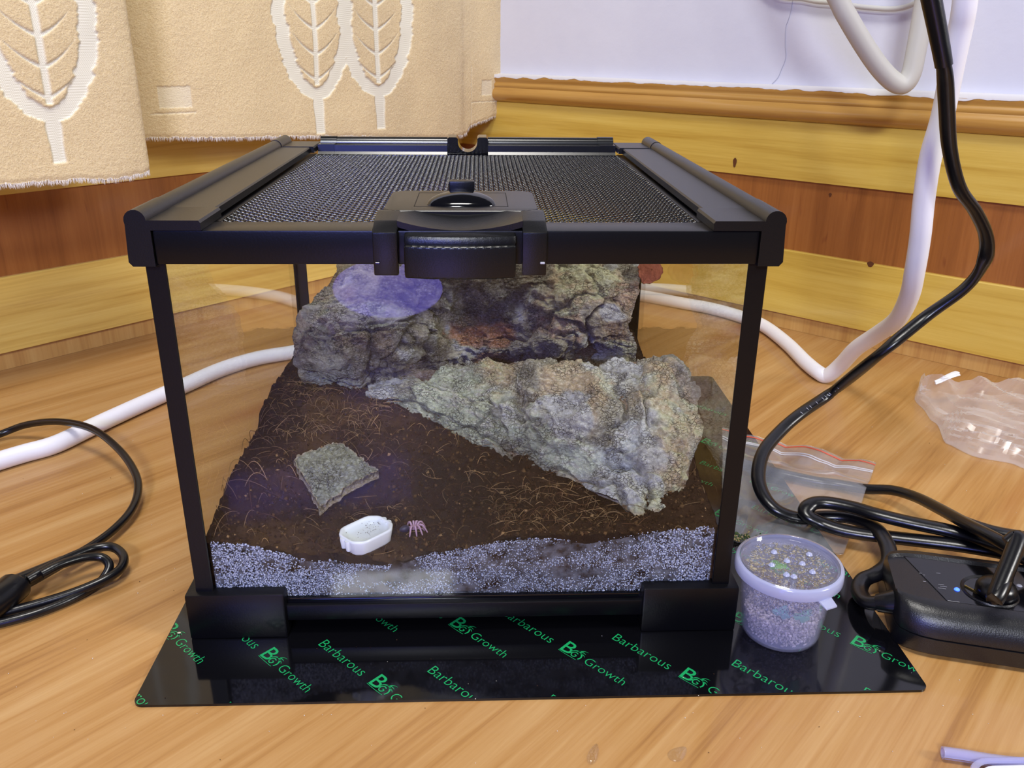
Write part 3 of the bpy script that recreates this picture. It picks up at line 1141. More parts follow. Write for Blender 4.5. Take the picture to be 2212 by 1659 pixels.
soil = top(link('soil', me, M['soil']), 'dark brown fibrous coconut soil bedding inside the glass tank', 'soil', kind='stuff')
# loose crumbs
k = 12000
cx = rng.uniform(-0.143, 0.143, k)
cy = 0.0105 + 0.225 * rng.uniform(0, 1, k) ** 1.2
ix = np.clip(np.searchsorted(gx, cx), 0, nxs - 1)
iy = np.clip(np.searchsorted(gy, cy), 0, nys - 1)
cz = G[ix, iy, 2]
s = 0.00035 + 0.0013 * rng.uniform(0, 1, k) ** 4
cl = rng.uniform(0, 1, k)
V, F = instances(OCT_V, OCT_F, np.stack([cx, cy, cz + s * 0.4], -1), rand_rot(k), s[:, None] * rng.uniform(0.5, 1.3, (k, 3)))
me = mesh_np('soil_crumb', V, F, False)
cc = np.where(cl[:, None] < 0.55, mid[None] * rng.uniform(0.5, 1.1, (k, 1)), np.where(cl[:, None] < 0.965, tan[None] * rng.uniform(0.35, 0.9, (k, 1)), np.array(lin(150, 118, 80)[:3])[None]))
setcol(me, np.repeat(cc, 6, 0))
cr = NT('crumb')
cr.col(cr.attr()).set(Roughness=0.9, Specular_IOR_Level=0.2)
M['crumb'] = cr.m
o = link('crumb', me, M['crumb'], soil)
o['kind'] = 'stuff'


# coir fibres
def fibre_set(n, xr, yr, Lr, rad, lift, sd):
    r = np.random.default_rng(sd)
    V, F, Cc = [], [], []
    off = 0
    for i in range(n):
        x, y = r.uniform(*xr), r.uniform(*yr)
        a = r.uniform(0, 2 * math.pi)
        L = r.uniform(*Lr)
        m = 8
        t = np.linspace(-0.5, 0.5, m)
        curl = r.normal(0, 0.75)
        ang = a + curl * t
        px = x + np.cumsum(np.cos(ang)) * L / m
        py = y + np.cumsum(np.sin(ang)) * L / m
        px = np.clip(px, -0.142, 0.142)
        py = np.clip(py, 0.0112, 0.318)
        h = soil_z(px, py) + 0.0017 + lift * r.uniform(0, 1) * (0.25 - t * t) * 4 + r.uniform(-0.4, 1) * lift * (t + 0.5)
        Pp = np.stack([px, py, h], -1)
        T = np.gradient(Pp, axis=0)
        T /= np.linalg.norm(T, axis=1)[:, None] + 1e-9
        A = np.cross(T, UP)
        A /= np.linalg.norm(A, axis=1)[:, None] + 1e-9
        Bv = np.cross(A, T)
        rr = rad * r.uniform(0.6, 1.3) * np.array([0.5] + [1] * (m - 2) + [0.4])
        W = np.concatenate([(Pp + A * rr[:, None])[:, None], (Pp - A * 0.5 * rr[:, None] + Bv * 0.86 * rr[:, None])[:, None], (Pp - A * 0.5 * rr[:, None] - Bv * 0.86 * rr[:, None])[:, None]], 1).reshape(-1, 3)
        ii = (np.arange(m - 1)[:, None] * 3 + np.arange(3)[None]).ravel()
        i2 = (np.arange(m - 1)[:, None] * 3 + (np.arange(3)[None] + 1) % 3).ravel()
        V.append(W)
        F.append(np.stack([ii, i2, i2 + 3, ii + 3], -1) + off)
        off += len(W)
        base = np.array(lin(*(np.array([176, 142, 98]) * r.uniform(0.62, 1.05)))[:3]) if r.uniform() < 0.55 else np.array(lin(96, 66, 42)[:3])
        Cc.append(np.repeat(base[None], len(W), 0))
    return np.vstack(V), np.vstack(F), np.vstack(Cc)


parts = [fibre_set(430, (-.142, .142), (.011, .17), (.004, .018), .00015, .003, 1), fibre_set(330, (-.142, -.06), (.12, .20), (.004, .018), .00015, .003, 2),
         fibre_set(200, (.015, .085), (.02, .07), (.004, .018), .00016, .003, 3), fibre_set(22, (-.142, -.115), (.015, .12), (.018, .030), .00018, .009, 4)]
V = np.vstack([p[0] for p in parts])
o = 0
F = []
for p in parts:
    F.append(p[1] + o)
    o += len(p[0])
me = mesh_np('coir_fibre', V, np.vstack(F))
setcol(me, np.vstack([p[2] for p in parts]))
top(link('coir_fibre', me, M['crumb']), 'thin straw coloured coconut fibres strewn over the dark soil', 'fibres', kind='stuff')

# condensation on the inside of the front pane, below the soil line
fx = np.linspace(-0.1395, 0.1395, 240)
fog_top = np.interp(fx, [-.1395, -.12, -.105, -.09, -.075, -.06, -.045, -.02, 0, .02, .037, .07, .09, .11, .1395], [.0590, .0575, .0530, .0475, .0465, .0440, .0425, .0500, .0530, .0575, .0600, .0560, .0600, .0635, .0650]) + 0.0006 * vn(np.stack([fx * 300, fx * 0, fx * 0], -1), 5)
nz = 30
G = np.zeros((240, nz, 3))
for j, t in enumerate(np.linspace(0, 1, nz)):
    G[:, j] = np.stack([fx, fx * 0 + 0.00795, 0.0240 + (fog_top - 0.0240) * t], -1)
o = link('condensation_film', mesh_np('condensation_film', G.reshape(-1, 3), grid_faces(240, nz)), M['fogglass'], fp)
k = 19000
px = rng.uniform(-0.1393, 0.1393, k)
ft = np.interp(px, fx, fog_top)
pz = 0.0238 + (ft + 0.0012 - 0.0238) * rng.uniform(0, 1, k) ** 0.92
pp = np.stack([px, px * 0, pz], -1)
bare = fbm(pp * np.array([55, 1, 110]), 3, 44) + 0.55 * np.exp(-((px - 0.062) / 0.030) ** 2) * np.exp(-((pz - 0.052) / 0.010) ** 2) + 0.35 * np.exp(-((px + 0.045) / 0.03) ** 2)
keep = rng.uniform(-0.15, 0.55, k) > bare - 0.05
px, pz, pp = px[keep], pz[keep], pp[keep]
k = len(px)
r = 0.00019 + 0.00034 * rng.uniform(0, 1, k) ** 2 + 0.00020 * np.exp(-((px - 0.13) / 0.025) ** 2) + 0.0002 * np.exp(-((px + 0.12) / 0.03) ** 2)
big = rng.uniform(0, 1, k) > 0.992
r = np.where(big, r * 2.0, r)
V, F = instances(ICO_V, ICO_F, np.stack([px, px * 0 + 0.00795, pz], -1), eye_rot(k), np.stack([r, r * 0.75, r], -1))
dm = NT('water_bead')
dm.col(dm.mix(dm.ramp(dm.noise(dm.pos(), 1300, 2, 0.5), [(0.40, (0, 0, 0)), (0.60, (1, 1, 1))]), (0.10, 0.12, 0.22, 1), (0.82, 0.86, 1.0, 1)))  # bluish tone is the blue light's tint put into the bead colour
dm.set(Roughness=0.06, Specular_IOR_Level=1.0, Transmission_Weight=0.35, IOR=1.33)
M['bead'] = dm.m
o = link('water_beads', mesh_np('water_beads', V, F), M['bead'], fp)
o['kind'] = 'stuff'

# ------------------------------------------------------------------ cork bark
def tensor(ctrl, nu, nv):
    """ctrl (rows, cols, 3) -> smooth (nu, nv, 3); u along columns, v along rows"""
    R, Cn = ctrl.shape[:2]
    rows = np.stack([spline(ctrl[r], 40) for r in range(R)])
    ti = np.linspace(0, rows.shape[1] - 1, nu)
    i0 = np.clip(ti.astype(int), 0, rows.shape[1] - 2)
    f = (ti - i0)[None, :, None]
    rows = rows[:, i0] * (1 - f) + rows[:, i0 + 1] * f
    out = np.stack([spline(rows[:, i], 40) for i in range(nu)])
    ti = np.linspace(0, out.shape[1] - 1, nv)
    i0 = np.clip(ti.astype(int), 0, out.shape[1] - 2)
    f = (ti - i0)[None, :, None]
    return out[:, i0] * (1 - f) + out[:, i0 + 1] * f


def rgb(*a):
    return np.array(lin(*a)[:3])


bk = NT('cork_bark')
ba = bk.attr()
fine = bk.noise(bk.pos((1, 1, 1.6)), 420, 6, 0.75, 0.3)
wv = bk.n('ShaderNodeTexNoise')
wv.inputs['Scale'].default_value = 160
wv.inputs['Detail'].default_value = 3
bk.l(bk.pos(), wv.inputs['Vector'])
vm = bk.n('ShaderNodeVectorMath', operation='MULTIPLY_ADD')
vm.inputs[1].default_value = (0.007, 0.007, 0.007)
bk.l(wv.outputs['Color'], vm.inputs[0])
bk.l(bk.pos((1, 1, 1.7)), vm.inputs[2])
vo = bk.n('ShaderNodeTexVoronoi', feature='DISTANCE_TO_EDGE')
vo.inputs['Scale'].default_value = 330
bk.l(vm.outputs[0], vo.inputs['Vector'])
gate = bk.ramp(bk.noise(bk.pos(), 70, 3, 0.6), [(0.42, (0, 0, 0)), (0.58, (1, 1, 1))])
line = bk.ramp(vo.outputs['Distance'], [(0.0, (1, 1, 1)), (0.10, (0, 0, 0))])
crk = bk.math('MULTIPLY', line, gate)
c0 = bk.mix(0.42, ba, bk.ramp(fine, [(0.28, lin(44, 38, 30)), (0.48, lin(160, 150, 128)), (0.66, lin(252, 250, 236))]))
bk.col(bk.mix(bk.math('MULTIPLY', crk, 0.75), c0, lin(44, 38, 32)))
bk.set(Roughness=0.88, Specular_IOR_Level=0.3)
hh = bk.math('SUBTRACT', bk.math('MULTIPLY', fine, 1.2), bk.math('MULTIPLY', crk, 0.55))
bk.bump(hh, 0.0022, 1.0)
M['bark'] = bk.m


def bark(name, ctrl, nu, nv, thick, amp, seed, patches, label, ledges=(), edge=0.0035, palette=None, crackd=0.0045, bright=1.6):
    C = np.array([[at_y(*p) for p in row] for row in ctrl])
    G = tensor(C, nu, nv)
    n = grid_normals(G)
    if (n.reshape(-1, 3).mean(0) @ (CAM - G.reshape(-1, 3).mean(0))) < 0:
        n = -n
    uu = np.linspace(0, 1, nu)[:, None] * np.ones((1, nv))
    vv = np.ones((nu, 1)) * np.linspace(0, 1, nv)[None]
    # ragged rim
    du = np.gradient(G, axis=0)
    dv = np.gradient(G, axis=1)
    du /= np.linalg.norm(du, axis=-1, keepdims=True) + 1e-9
    dv /= np.linalg.norm(dv, axis=-1, keepdims=True) + 1e-9
    rag = fbm(G * 75, 4, seed + 50)
    eu = np.exp(-uu / 0.03) - np.exp(-(1 - uu) / 0.03)
    ev = np.exp(-vv / 0.06) - np.exp(-(1 - vv) / 0.06)
    G = G + du * (eu * rag * edge)[..., None] + dv * (ev * rag * edge)[..., None]
    # plates, flakes in thin terraces, fissures that open here and there
    Lu = np.linalg.norm(G[-1, nv // 2] - G[0, nv // 2])
    Lv = np.linalg.norm(G[nu // 2, -1] - G[nu // 2, 0])
    st_ = np.stack([uu * Lu, vv * Lv, uu * 0 + seed * 0.37], -1)
    wp_ = np.stack([fbm(G * 42, 4, seed + i) for i in (1, 2, 3)], -1)
    d1, d2, cid = worley(st_ * np.array([24, 40, 1]) + 0.55 * wp_, seed)
    opn = sstep(-0.25, 0.25, fbm(G * 30 + 3, 3, seed + 41))
    crack = 1 - (1 - sstep(0.0, 0.13, d2 - d1)) * opn
    e1, e2, cid2 = worley(st_ * np.array([85, 150, 1]) + 0.9 * wp_, seed + 3)
    crack2 = 1 - (1 - sstep(0.0, 0.25, e2 - e1)) * (1 - 0.6 * opn)
    fl = fbm(G * 58 + wp_ * 0.4, 5, seed + 31) * 4.2
    ter = np.floor(fl) + sstep(0.55, 1.0, fl - np.floor(fl))
    stk = fbm(st_ * np.array([60, 420, 1]) + 1.3 * wp_, 3, seed + 33)
    disp = amp * fbm(G * 24, 4, seed + 7) + 0.0040 * (cid - 0.5) * crack - crackd * (1 - crack) + 0.0017 * ter + 0.0006 * (cid2 - 0.5) - 0.0008 * (1 - crack2) + 0.0006 * stk + 0.0005 * fbm(G * 420, 3, seed + 9)
    for (u0, v0, ru, rv, h) in ledges:
        q = ((uu - u0) / ru) ** 2 + ((vv - v0) / rv) ** 2 + 0.35 * rag
        disp = disp + h * sstep(1.15, 0.85, q)
    front = G + n * disp[..., None]
    bz = thick * (0.35 + 0.65 * np.minimum(1, np.minimum(np.minimum(uu, 1 - uu) / 0.05, np.minimum(vv, 1 - vv) / 0.08)))
    back = G - n * (bz + 0.0015 * fbm(G * 40, 3, seed + 15))[..., None]
    pal = palette or [rgb(112, 106, 92), rgb(176, 172, 152), rgb(220, 222, 206), rgb(158, 134, 102)]
    a = np.clip(0.5 + 0.9 * fbm(G * 34, 4, seed + 20), 0, 1)[..., None]
    c = pal[0] * (1 - a) + pal[1] * a
    li = sstep(0.05, 0.30, fbm(G * 30 + 5, 4, seed + 22) + 0.3 * (cid2 - 0.5) + 0.07 * ter)[..., None]
    c = c * (1 - li) + pal[2] * li
    br = sstep(0.1, 0.4, fbm(G * 24 + 9, 3, seed + 24))[..., None]
    c = c * (1 - 0.6 * br) + pal[3] * 0.6 * br
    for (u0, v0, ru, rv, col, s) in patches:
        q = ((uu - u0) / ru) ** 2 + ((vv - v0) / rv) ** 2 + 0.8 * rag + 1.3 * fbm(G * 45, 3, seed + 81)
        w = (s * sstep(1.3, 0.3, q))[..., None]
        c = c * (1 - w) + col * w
    c = c * (1 + 0.28 * stk + 0.22 * fbm(G * 260, 3, seed + 71))[..., None]
    fis = (0.60 * (1 - crack) + 0.30 * (1 - crack2))[..., None]
    c = np.clip(c * bright, 0, 0.86)
    c = c * (1 - fis) + rgb(58, 48, 38) * fis                        # brown cork showing between the lichen plates
    V, F = shell(front, back)
    me = mesh_np(name, V, F)
    cb = np.broadcast_to(rgb(150, 112, 78), c.shape)
    setcol(me, np.vstack([c.reshape(-1, 3), cb.reshape(-1, 3)]))
    return top(link(name, me, M['bark']), label, 'bark')


OR = rgb(186, 104, 50)
TAN = rgb(212, 178, 132)
PINK = rgb(206, 146, 112)
GRN = rgb(196, 208, 178)
WHT = rgb(238, 244, 246)
DRK = rgb(62, 54, 46)
GRY = rgb(172, 180, 190)
low = [
    [(790, 866, .183), (870, 884, .173), (960, 930, .148), (1040, 968, .120), (1140, 1006, .098), (1230, 1038, .073), (1310, 1074, .048), (1370, 1110, .033), (1418, 1124, .027)],
    [(790, 852, .186), (875, 852, .178), (970, 882, .156), (1050, 912, .130), (1150, 938, .108), (1245, 968, .084), (1330, 998, .066), (1410, 1035, .052), (1470, 1066, .047)],
    [(795, 842, .193), (880, 826, .188), (975, 836, .170), (1055, 852, .148), (1150, 862, .126), (1250, 882, .103), (1345, 907, .086), (1430, 932, .077), (1510, 950, .072)],
    [(795, 832, .203), (885, 808, .203), (980, 804, .190), (1060, 800, .172), (1140, 800, .152), (1245, 806, .134), (1345, 806, .120), (1435, 806, .110), (1504, 875, .098)],
    [(800, 824, .214), (890, 798, .214), (985, 790, .206), (1062, 784, .194), (1135, 778, .178), (1245, 788, .164), (1345, 776, .152), (1440, 768, .142), (1490, 795, .128)]]
bark('cork_bark', low, 330, 190, 0.007, 0.0050, 100,
     [(0.30, 0.35, 0.22, 0.5, GRN, 0.75), (0.40, 0.80, 0.07, 0.3, TAN, 0.85), (0.62, 0.62, 0.10, 0.3, TAN, 0.6), (0.60, 0.45, 0.07, 0.14, WHT, 0.9), (0.74, 0.82, 0.06, 0.10, WHT, 0.9),
      (0.90, 0.55, 0.10, 0.35, TAN, 0.85), (0.93, 0.12, 0.12, 0.35, TAN, 0.8), (0.80, 0.38, 0.12, 0.2, GRY, 0.8), (0.72, 0.15, 0.14, 0.2, GRY, 0.6), (0.94, 0.82, 0.05, 0.1, rgb(120, 110, 112), 0.8), (0.52, 0.20, 0.15, 0.2, GRN, 0.6)],
     'pale grey cork bark slab leaning across the soil with pointed front end',
     ledges=[(0.58, 0.62, 0.115, 0.40, 0.0050), (0.90, 0.60, 0.10, 0.42, 0.0035), (0.28, 0.3, 0.14, 0.35, 0.002)])
upb = [
    [(652, 848, .203), (760, 856, .210), (880, 846, .228), (1000, 822, .232), (1100, 806, .228), (1200, 806, .222), (1290, 806, .216), (1375, 792, .206)],
    [(650, 772, .203), (750, 775, .186), (860, 765, .190), (990, 765, .226), (1090, 765, .214), (1190, 752, .197), (1290, 748, .197), (1374, 752, .203)],
    [(658, 702, .210), (750, 702, .186), (860, 702, .190), (985, 718, .232), (1090, 722, .222), (1195, 702, .202), (1290, 692, .197), (1358, 702, .208)],
    [(682, 642, .218), (760, 638, .196), (860, 642, .200), (985, 652, .226), (1090, 652, .224), (1200, 632, .206), (1295, 627, .202), (1378, 637, .213)],
    [(718, 590, .230), (780, 582, .212), (870, 582, .212), (990, 582, .222), (1090, 582, .222), (1200, 572, .216), (1300, 572, .212), (1386, 577, .222)],
    [(760, 540, .248), (800, 528, .240), (880, 522, .240), (990, 518, .236), (1090, 518, .236), (1200, 512, .236), (1300, 512, .236), (1380, 522, .242)]]
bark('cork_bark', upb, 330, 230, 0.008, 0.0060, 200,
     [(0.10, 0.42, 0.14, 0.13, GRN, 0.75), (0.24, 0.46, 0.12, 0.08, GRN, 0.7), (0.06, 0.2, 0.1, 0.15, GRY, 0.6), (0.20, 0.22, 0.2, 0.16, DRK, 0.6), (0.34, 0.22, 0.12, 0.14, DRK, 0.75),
      (0.50, 0.36, 0.09, 0.14, OR, 0.95), (0.53, 0.14, 0.12, 0.12, OR, 0.7), (0.42, 0.70, 0.24, 0.24, rgb(46, 40, 34), 0.9), (0.72, 0.36, 0.10, 0.13, PINK, 0.85), (0.62, 0.22, 0.08, 0.12, DRK, 0.6),  # near-black patch: the latch's shadow painted in over dark bark
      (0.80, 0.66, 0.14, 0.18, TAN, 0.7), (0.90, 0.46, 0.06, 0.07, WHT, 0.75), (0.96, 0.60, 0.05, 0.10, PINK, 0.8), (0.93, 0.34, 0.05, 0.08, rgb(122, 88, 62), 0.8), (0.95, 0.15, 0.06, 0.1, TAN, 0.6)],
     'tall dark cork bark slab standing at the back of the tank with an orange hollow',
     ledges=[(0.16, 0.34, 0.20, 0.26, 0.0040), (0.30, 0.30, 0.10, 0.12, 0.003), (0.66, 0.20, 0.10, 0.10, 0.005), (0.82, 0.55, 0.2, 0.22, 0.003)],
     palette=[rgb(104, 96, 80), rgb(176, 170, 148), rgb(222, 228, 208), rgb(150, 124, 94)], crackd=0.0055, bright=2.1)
# red-brown flake at the top right
fl_c = [at_y(x, y, Yv) for x, y, Yv in ((1388, 612, .205), (1420, 606, .207), (1432, 586, .210), (1422, 566, .214), (1395, 560, .214), (1378, 580, .210))]
ctr = np.mean(fl_c, 0)
nr = np.cross(fl_c[1] - fl_c[0], fl_c[3] - fl_c[0])
nr /= np.linalg.norm(nr)
if nr @ (CAM - ctr) < 0:
    nr = -nr
ringp = spline(np.vstack([fl_c, fl_c[:1]]), 8)[:-1]
nr_, m = 9, len(ringp)
G = np.zeros((m + 1, nr_, 3))
for j, t in enumerate(np.linspace(0.02, 1, nr_)):
    q = ctr + (np.vstack([ringp, ringp[:1]]) - ctr) * t
    q = q + nr * ((1 - t * t) * 0.004 + 0.0016 * fbm(q * 240, 3, 5)[:, None] * t + 0.0008 * fbm(q * 500, 2, 6)[:, None])
    q = q + (q - ctr) * (0.22 * t ** 4 * fbm(q * 260, 3, 8))[:, None]
    G[:, j] = q
V, F = shell(G, G - nr * 0.0012)
me = mesh_np('bark_flake', V, F)
link('bark_flake', me, plain('flake_red', (150, 84, 62), 0.85, 0.3, (500, 0.0008)))
o = bpy.data.objects[[q.name for q in bpy.data.objects if q.name.startswith('bark_flake')][-1]]
top(o, 'small curled red brown bark flake at the top right of the tall bark slab', 'bark')

# bark chip lying on the soil
cq = [at_z(633, 990, .0685), at_z(738, 958, .0705), at_z(818, 1018, .0655), at_z(690, 1096, .0625)]
nu, nv = 110, 90
uu, vv = np.meshgrid(np.linspace(0, 1, nu), np.linspace(0, 1, nv), indexing='ij')
G = (cq[0][None, None] * ((1 - uu) * (1 - vv))[..., None] + cq[1] * (uu * (1 - vv))[..., None] + cq[2] * (uu * vv)[..., None] + cq[3] * ((1 - uu) * vv)[..., None])
bow = 4 * uu * (1 - uu)
G[..., 2] += 0.0022 * bow + 0.001 * 4 * vv * (1 - vv)
rag = fbm(G * 170, 3, 61)
e = np.minimum(np.minimum(uu, 1 - uu), np.minimum(vv, 1 - vv))
cen = np.mean(cq, 0)
G += (G - cen) * (0.10 * rag * np.exp(-e / 0.06))[..., None]
d1, d2, cid = worley(G * np.array([190, 190, 190]) + 0.5 * np.stack([fbm(G * 120, 2, i) for i in (1, 2, 3)], -1), 71)
crk = sstep(0, 0.2, d2 - d1)
F0 = G.copy()
F0[..., 2] += 0.0016 * fbm(G * 130, 3, 66) + 0.0007 * (cid - 0.5) - 0.0012 * (1 - crk) + 0.0007 * fbm(G * 400, 2, 67)
Bk = G.copy()
Bk[..., 2] -= 0.0050
V, F = shell(F0, Bk)
me = mesh_np('bark_chip', V, F)
a = np.clip(0.5 + 0.8 * fbm(G * 90, 3, 68), 0, 1)[..., None]
c = rgb(120, 126, 104) * (1 - a) + rgb(174, 182, 158) * a
c = c * (0.72 + 0.28 * crk[..., None])
rimc = rgb(196, 172, 132)
w = sstep(0.03, 0.0, e)[..., None]
c = c * (1 - w) + rimc * w
setcol(me, np.vstack([c.reshape(-1, 3), np.broadcast_to(rimc, c.shape).reshape(-1, 3)]))
top(link('bark_chip', me, M['bark']), 'small flat squarish grey green bark chip lying on the soil', 'bark')

# ------------------------------------------------------------------ water dish
A = at_z(742, 1168, .0575)
Bq = at_z(838, 1122, .0575)
dc = (A + Bq) / 2
ax = (Bq - A)
Ld = np.linalg.norm(ax[:2])
ax = ax / np.linalg.norm(ax)
ax[2] = 0
bx = np.array([-ax[1], ax[0], 0])
dish = top(empty('water_dish', (dc[0], dc[1], 0.0485)), 'small white glazed eight sided water dish sunk in the soil', 'dish')


def octo(L, W, c, z, n=4):
    pts = []
    base = [(L, W - c), (L, -(W - c)), (L - c, -W), (-(L - c), -W), (-L, -(W - c)), (-L, W - c), (-(L - c), W), (L - c, W)]
    m = len(base)
    for i in range(m):
        p = np.array(base[i])
        pr = np.array(base[i - 1])
        nx_ = np.array(base[(i + 1) % m])
        for k in range(n):                                           # rounded corners
            t = k / (n - 1)
            f = 0.22
            a, b_ = p + (pr - p) * f, p + (nx_ - p) * f
            q = (1 - t) ** 2 * a + 2 * t * (1 - t) * p + t * t * b_
            pts.append(q)
    return [dc * np.array([1, 1, 0]) + ax * q[0] + bx * q[1] + UP * z for q in pts]


hl, hw = Ld / 2 * 0.93, 0.0112
rings = [octo(hl - .0022, hw - .0022, .0040, .0485), octo(hl - .0012, hw - .0012, .0044, .0500), octo(hl, hw, .0052, .0570), octo(hl, hw, .0052, .0580), octo(hl - .0004, hw - .0004, .0052, .0584),
         octo(hl - .0012, hw - .0012, .0050, .0584), octo(hl - .0018, hw - .0018, .0048, .0578), octo(hl - .0030, hw - .0030, .0042, .0552), octo(hl - .006, hw - .0055, .002, .0548)]
m = len(rings[0])
mb = MB()
Vv = [p for r_ in rings for p in r_]
Ff = [(j * m + i, j * m + (i + 1) % m, (j + 1) * m + (i + 1) % m, (j + 1) * m + i) for j in range(len(rings) - 1) for i in range(m)] + [tuple(range(m))[::-1], tuple((len(rings) - 1) * m + i for i in range(m))]
mb.add(Vv, Ff)
mb.build('basin', M['white_glaze'], dish, True, 70)
wm = octo(hl - .0022, hw - .0022, .0046, .0567)
MB().add(wm, [tuple(range(len(wm)))]).build('water', clear('still_water', (0.97, 0.98, 0.98), 0, ior=1.33, rough=0.0), dish)
for sgn in (-1, 1):                                                  # small scallops on the short ends
    b = MB()
    for t in (-0.0022, 0.0022):
        c0 = dc + ax * sgn * (hl - .0004) + bx * t
        b.lathe([(0.0001, 0.0578), (0.0018, 0.0578), (0.0020, 0.0570), (0.0014, 0.0515), (0.0001, 0.0512)], (c0[0], c0[1], 0), 12)
    b.build('scallop', M['white_glaze'], dish)
k = 60
t1, t2 = rng.normal(0.25, 0.30, k) * hl, rng.normal(0, 0.33, k) * hw
ps = np.stack([dc[0] + ax[0] * t1 + bx[0] * t2, dc[1] + ax[1] * t1 + bx[1] * t2, np.full(k, 0.0569)], -1)
V, F = instances(OCT_V, OCT_F, ps, rand_rot(k), rng.uniform(0.00008, 0.00034, (k, 3)))
o = link('speck', mesh_np('speck', V, F, False), plain('speck_brown', (66, 46, 30), 0.9), dish)
o['kind'] = 'stuff'

# ------------------------------------------------------------------ spider (one skinned body)
sz = 0.0545
ab = at_z(873, 1142, sz)
cp = at_z(894, 1139, sz)
fw = (cp - ab)
fw /= np.linalg.norm(fw)
lf = np.cross(UP, fw)
sv, se, sr = [], [], []


def sadd(p, r, link_to=None):
    sv.append(tuple(p))
    sr.append(r)
    if link_to is not None:
        se.append((link_to, len(sv) - 1))
    return len(sv) - 1


g0 = float(soil_z(cp[0], cp[1])) + 0.0016
O = np.array([cp[0], cp[1], g0])


def L(f, s, z):
    return O + fw * f + lf * s + UP * z


root = sadd(L(0, 0, 0.0032), 0.0016)
a1 = sadd(L(-0.0020, 0, 0.0032), 0.0008, root)
a2 = sadd(L(-0.0038, 0, 0.0034), 0.0021, a1)
a3 = sadd(L(-0.0056, 0, 0.0033), 0.0024, a2)
a4 = sadd(L(-0.0074, 0, 0.0028), 0.0016, a3)
a5 = sadd(L(-0.0084, 0, 0.0024), 0.0005, a4)
h1 = sadd(L(0.0018, 0, 0.0033), 0.0013, root)
for s in (-1, 1):
    c1 = sadd(L(0.0030, s * 0.0006, 0.0027), 0.0006, h1)
    sadd(L(0.0036, s * 0.0006, 0.0014), 0.0003, c1)
    p1 = sadd(L(0.0036, s * 0.0014, 0.0032), 0.00036, h1)
    p2 = sadd(L(0.0052, s * 0.0018, 0.0024), 0.00034, p1)
    sadd(L(0.0060, s * 0.0016, 0.0008), 0.00028, p2)
    for q, (a, ln) in enumerate(((22, 0.80), (52, 0.66), (84, 0.58), (124, 0.62))):
        a = math.radians(a)
        dx, dy = math.cos(a), math.sin(a) * s
        w = 0.0016
        n1 = sadd(L(dx * w * 1.1, dy * w, 0.0034), 0.00060, root)
        n2 = sadd(L(dx * 0.0046 * ln, dy * 0.0046 * ln, 0.0058), 0.00066, n1)
        n3 = sadd(L(dx * 0.0066 * ln, dy * 0.0066 * ln, 0.0053), 0.00060, n2)
        n4 = sadd(L(dx * 0.0086 * ln, dy * 0.0086 * ln, 0.0026), 0.00052, n3)
        sadd(L(dx * 0.0100 * ln, dy * 0.0100 * ln, 0.0004), 0.00034, n4)
me = bpy.data.meshes.new('spider')
me.from_pydata(sv, se, [])
spo = bpy.data.objects.new('spider', me)
COL.objects.link(spo)
sk = spo.modifiers.new('skin', 'SKIN')
sk.use_smooth_shade = True
for i, q in enumerate(me.skin_vertices[0].data):
    q.radius = (sr[i], sr[i])
    q.use_root = (i == 0)
sb = spo.modifiers.new('sub', 'SUBSURF')
sb.levels = 2
sb.render_levels = 2
dg = bpy.context.evaluated_depsgraph_get()
me2 = bpy.data.meshes.new_from_object(spo.evaluated_get(dg))
bpy.data.objects.remove(spo)
co = np.array([v.co[:] for v in me2.vertices])
fpos = (co - O) @ fw
ca_ = sstep(-0.0022, -0.0030, fpos)[:, None] * (np.abs((co - O) @ lf) < 0.0030)[:, None]
c = rgb(176, 140, 158) * (1 - ca_) + rgb(44, 38, 62) * ca_
setcol(me2, c)
me2.materials.clear()
sm = NT('spider_skin')
sm.col(sm.attr()).set(Roughness=0.32, Specular_IOR_Level=0.6)
sm.bump(sm.noise(sm.pos(), 2500, 2), 0.0001)
for p in me2.polygons:
    p.use_smooth = True
top(link('spider', me2, sm.m), 'small spider with dark shiny abdomen and pinkish legs beside the white dish', 'spider')

# ================================================================== CUP
cup = top(empty('lidded_cup', (0.1815, 0.0010, MATZ)), 'clear plastic sauce cup with snap lid standing on the black sheet', 'cup')
CX, CY = 0.1815, 0.0010
cupm = clear('cup_plastic', (0.92, 0.92, 0.985), 0.20, (0.78, 0.80, 1.0), 0.08, 1.45)
lidm = clear('lid_plastic', (0.96, 0.96, 0.985), 0.05, (0.78, 0.80, 0.94), 0.08, 1.45)
rimm = clear('rim_plastic', (0.80, 0.82, 0.95), 0.5, (0.74, 0.77, 0.95), 0.15, 1.45)
zt = 0.0450
MB().lathe([(0.0010, 0.0012), (0.0190, 0.0012), (0.0205, 0.0002), (0.0214, 0.0006), (0.0222, 0.0040), (0.0262, 0.0415), (0.0268, 0.0425), (0.0268, 0.0440),
            (0.0260, 0.0440), (0.0254, 0.0415), (0.0214, 0.0040), (0.0206, 0.0018), (0.0010, 0.0016)], (CX, CY, MATZ), 72).build('cup_body', cupm, cup, True, 60)
lid = MB().lathe([(0.0002, 0.0448), (0.0245, 0.0448), (0.0252, 0.0452), (0.0256, 0.0466), (0.0262, 0.0470), (0.0284, 0.0462), (0.0290, 0.0452), (0.0293, 0.0405), (0.0288, 0.0402),
                  (0.0278, 0.0405), (0.0276, 0.0446), (0.0260, 0.0456), (0.0250, 0.0442), (0.0002, 0.0442)], (CX, CY, MATZ), 72).build('lid', lidm, cup, True, 50)
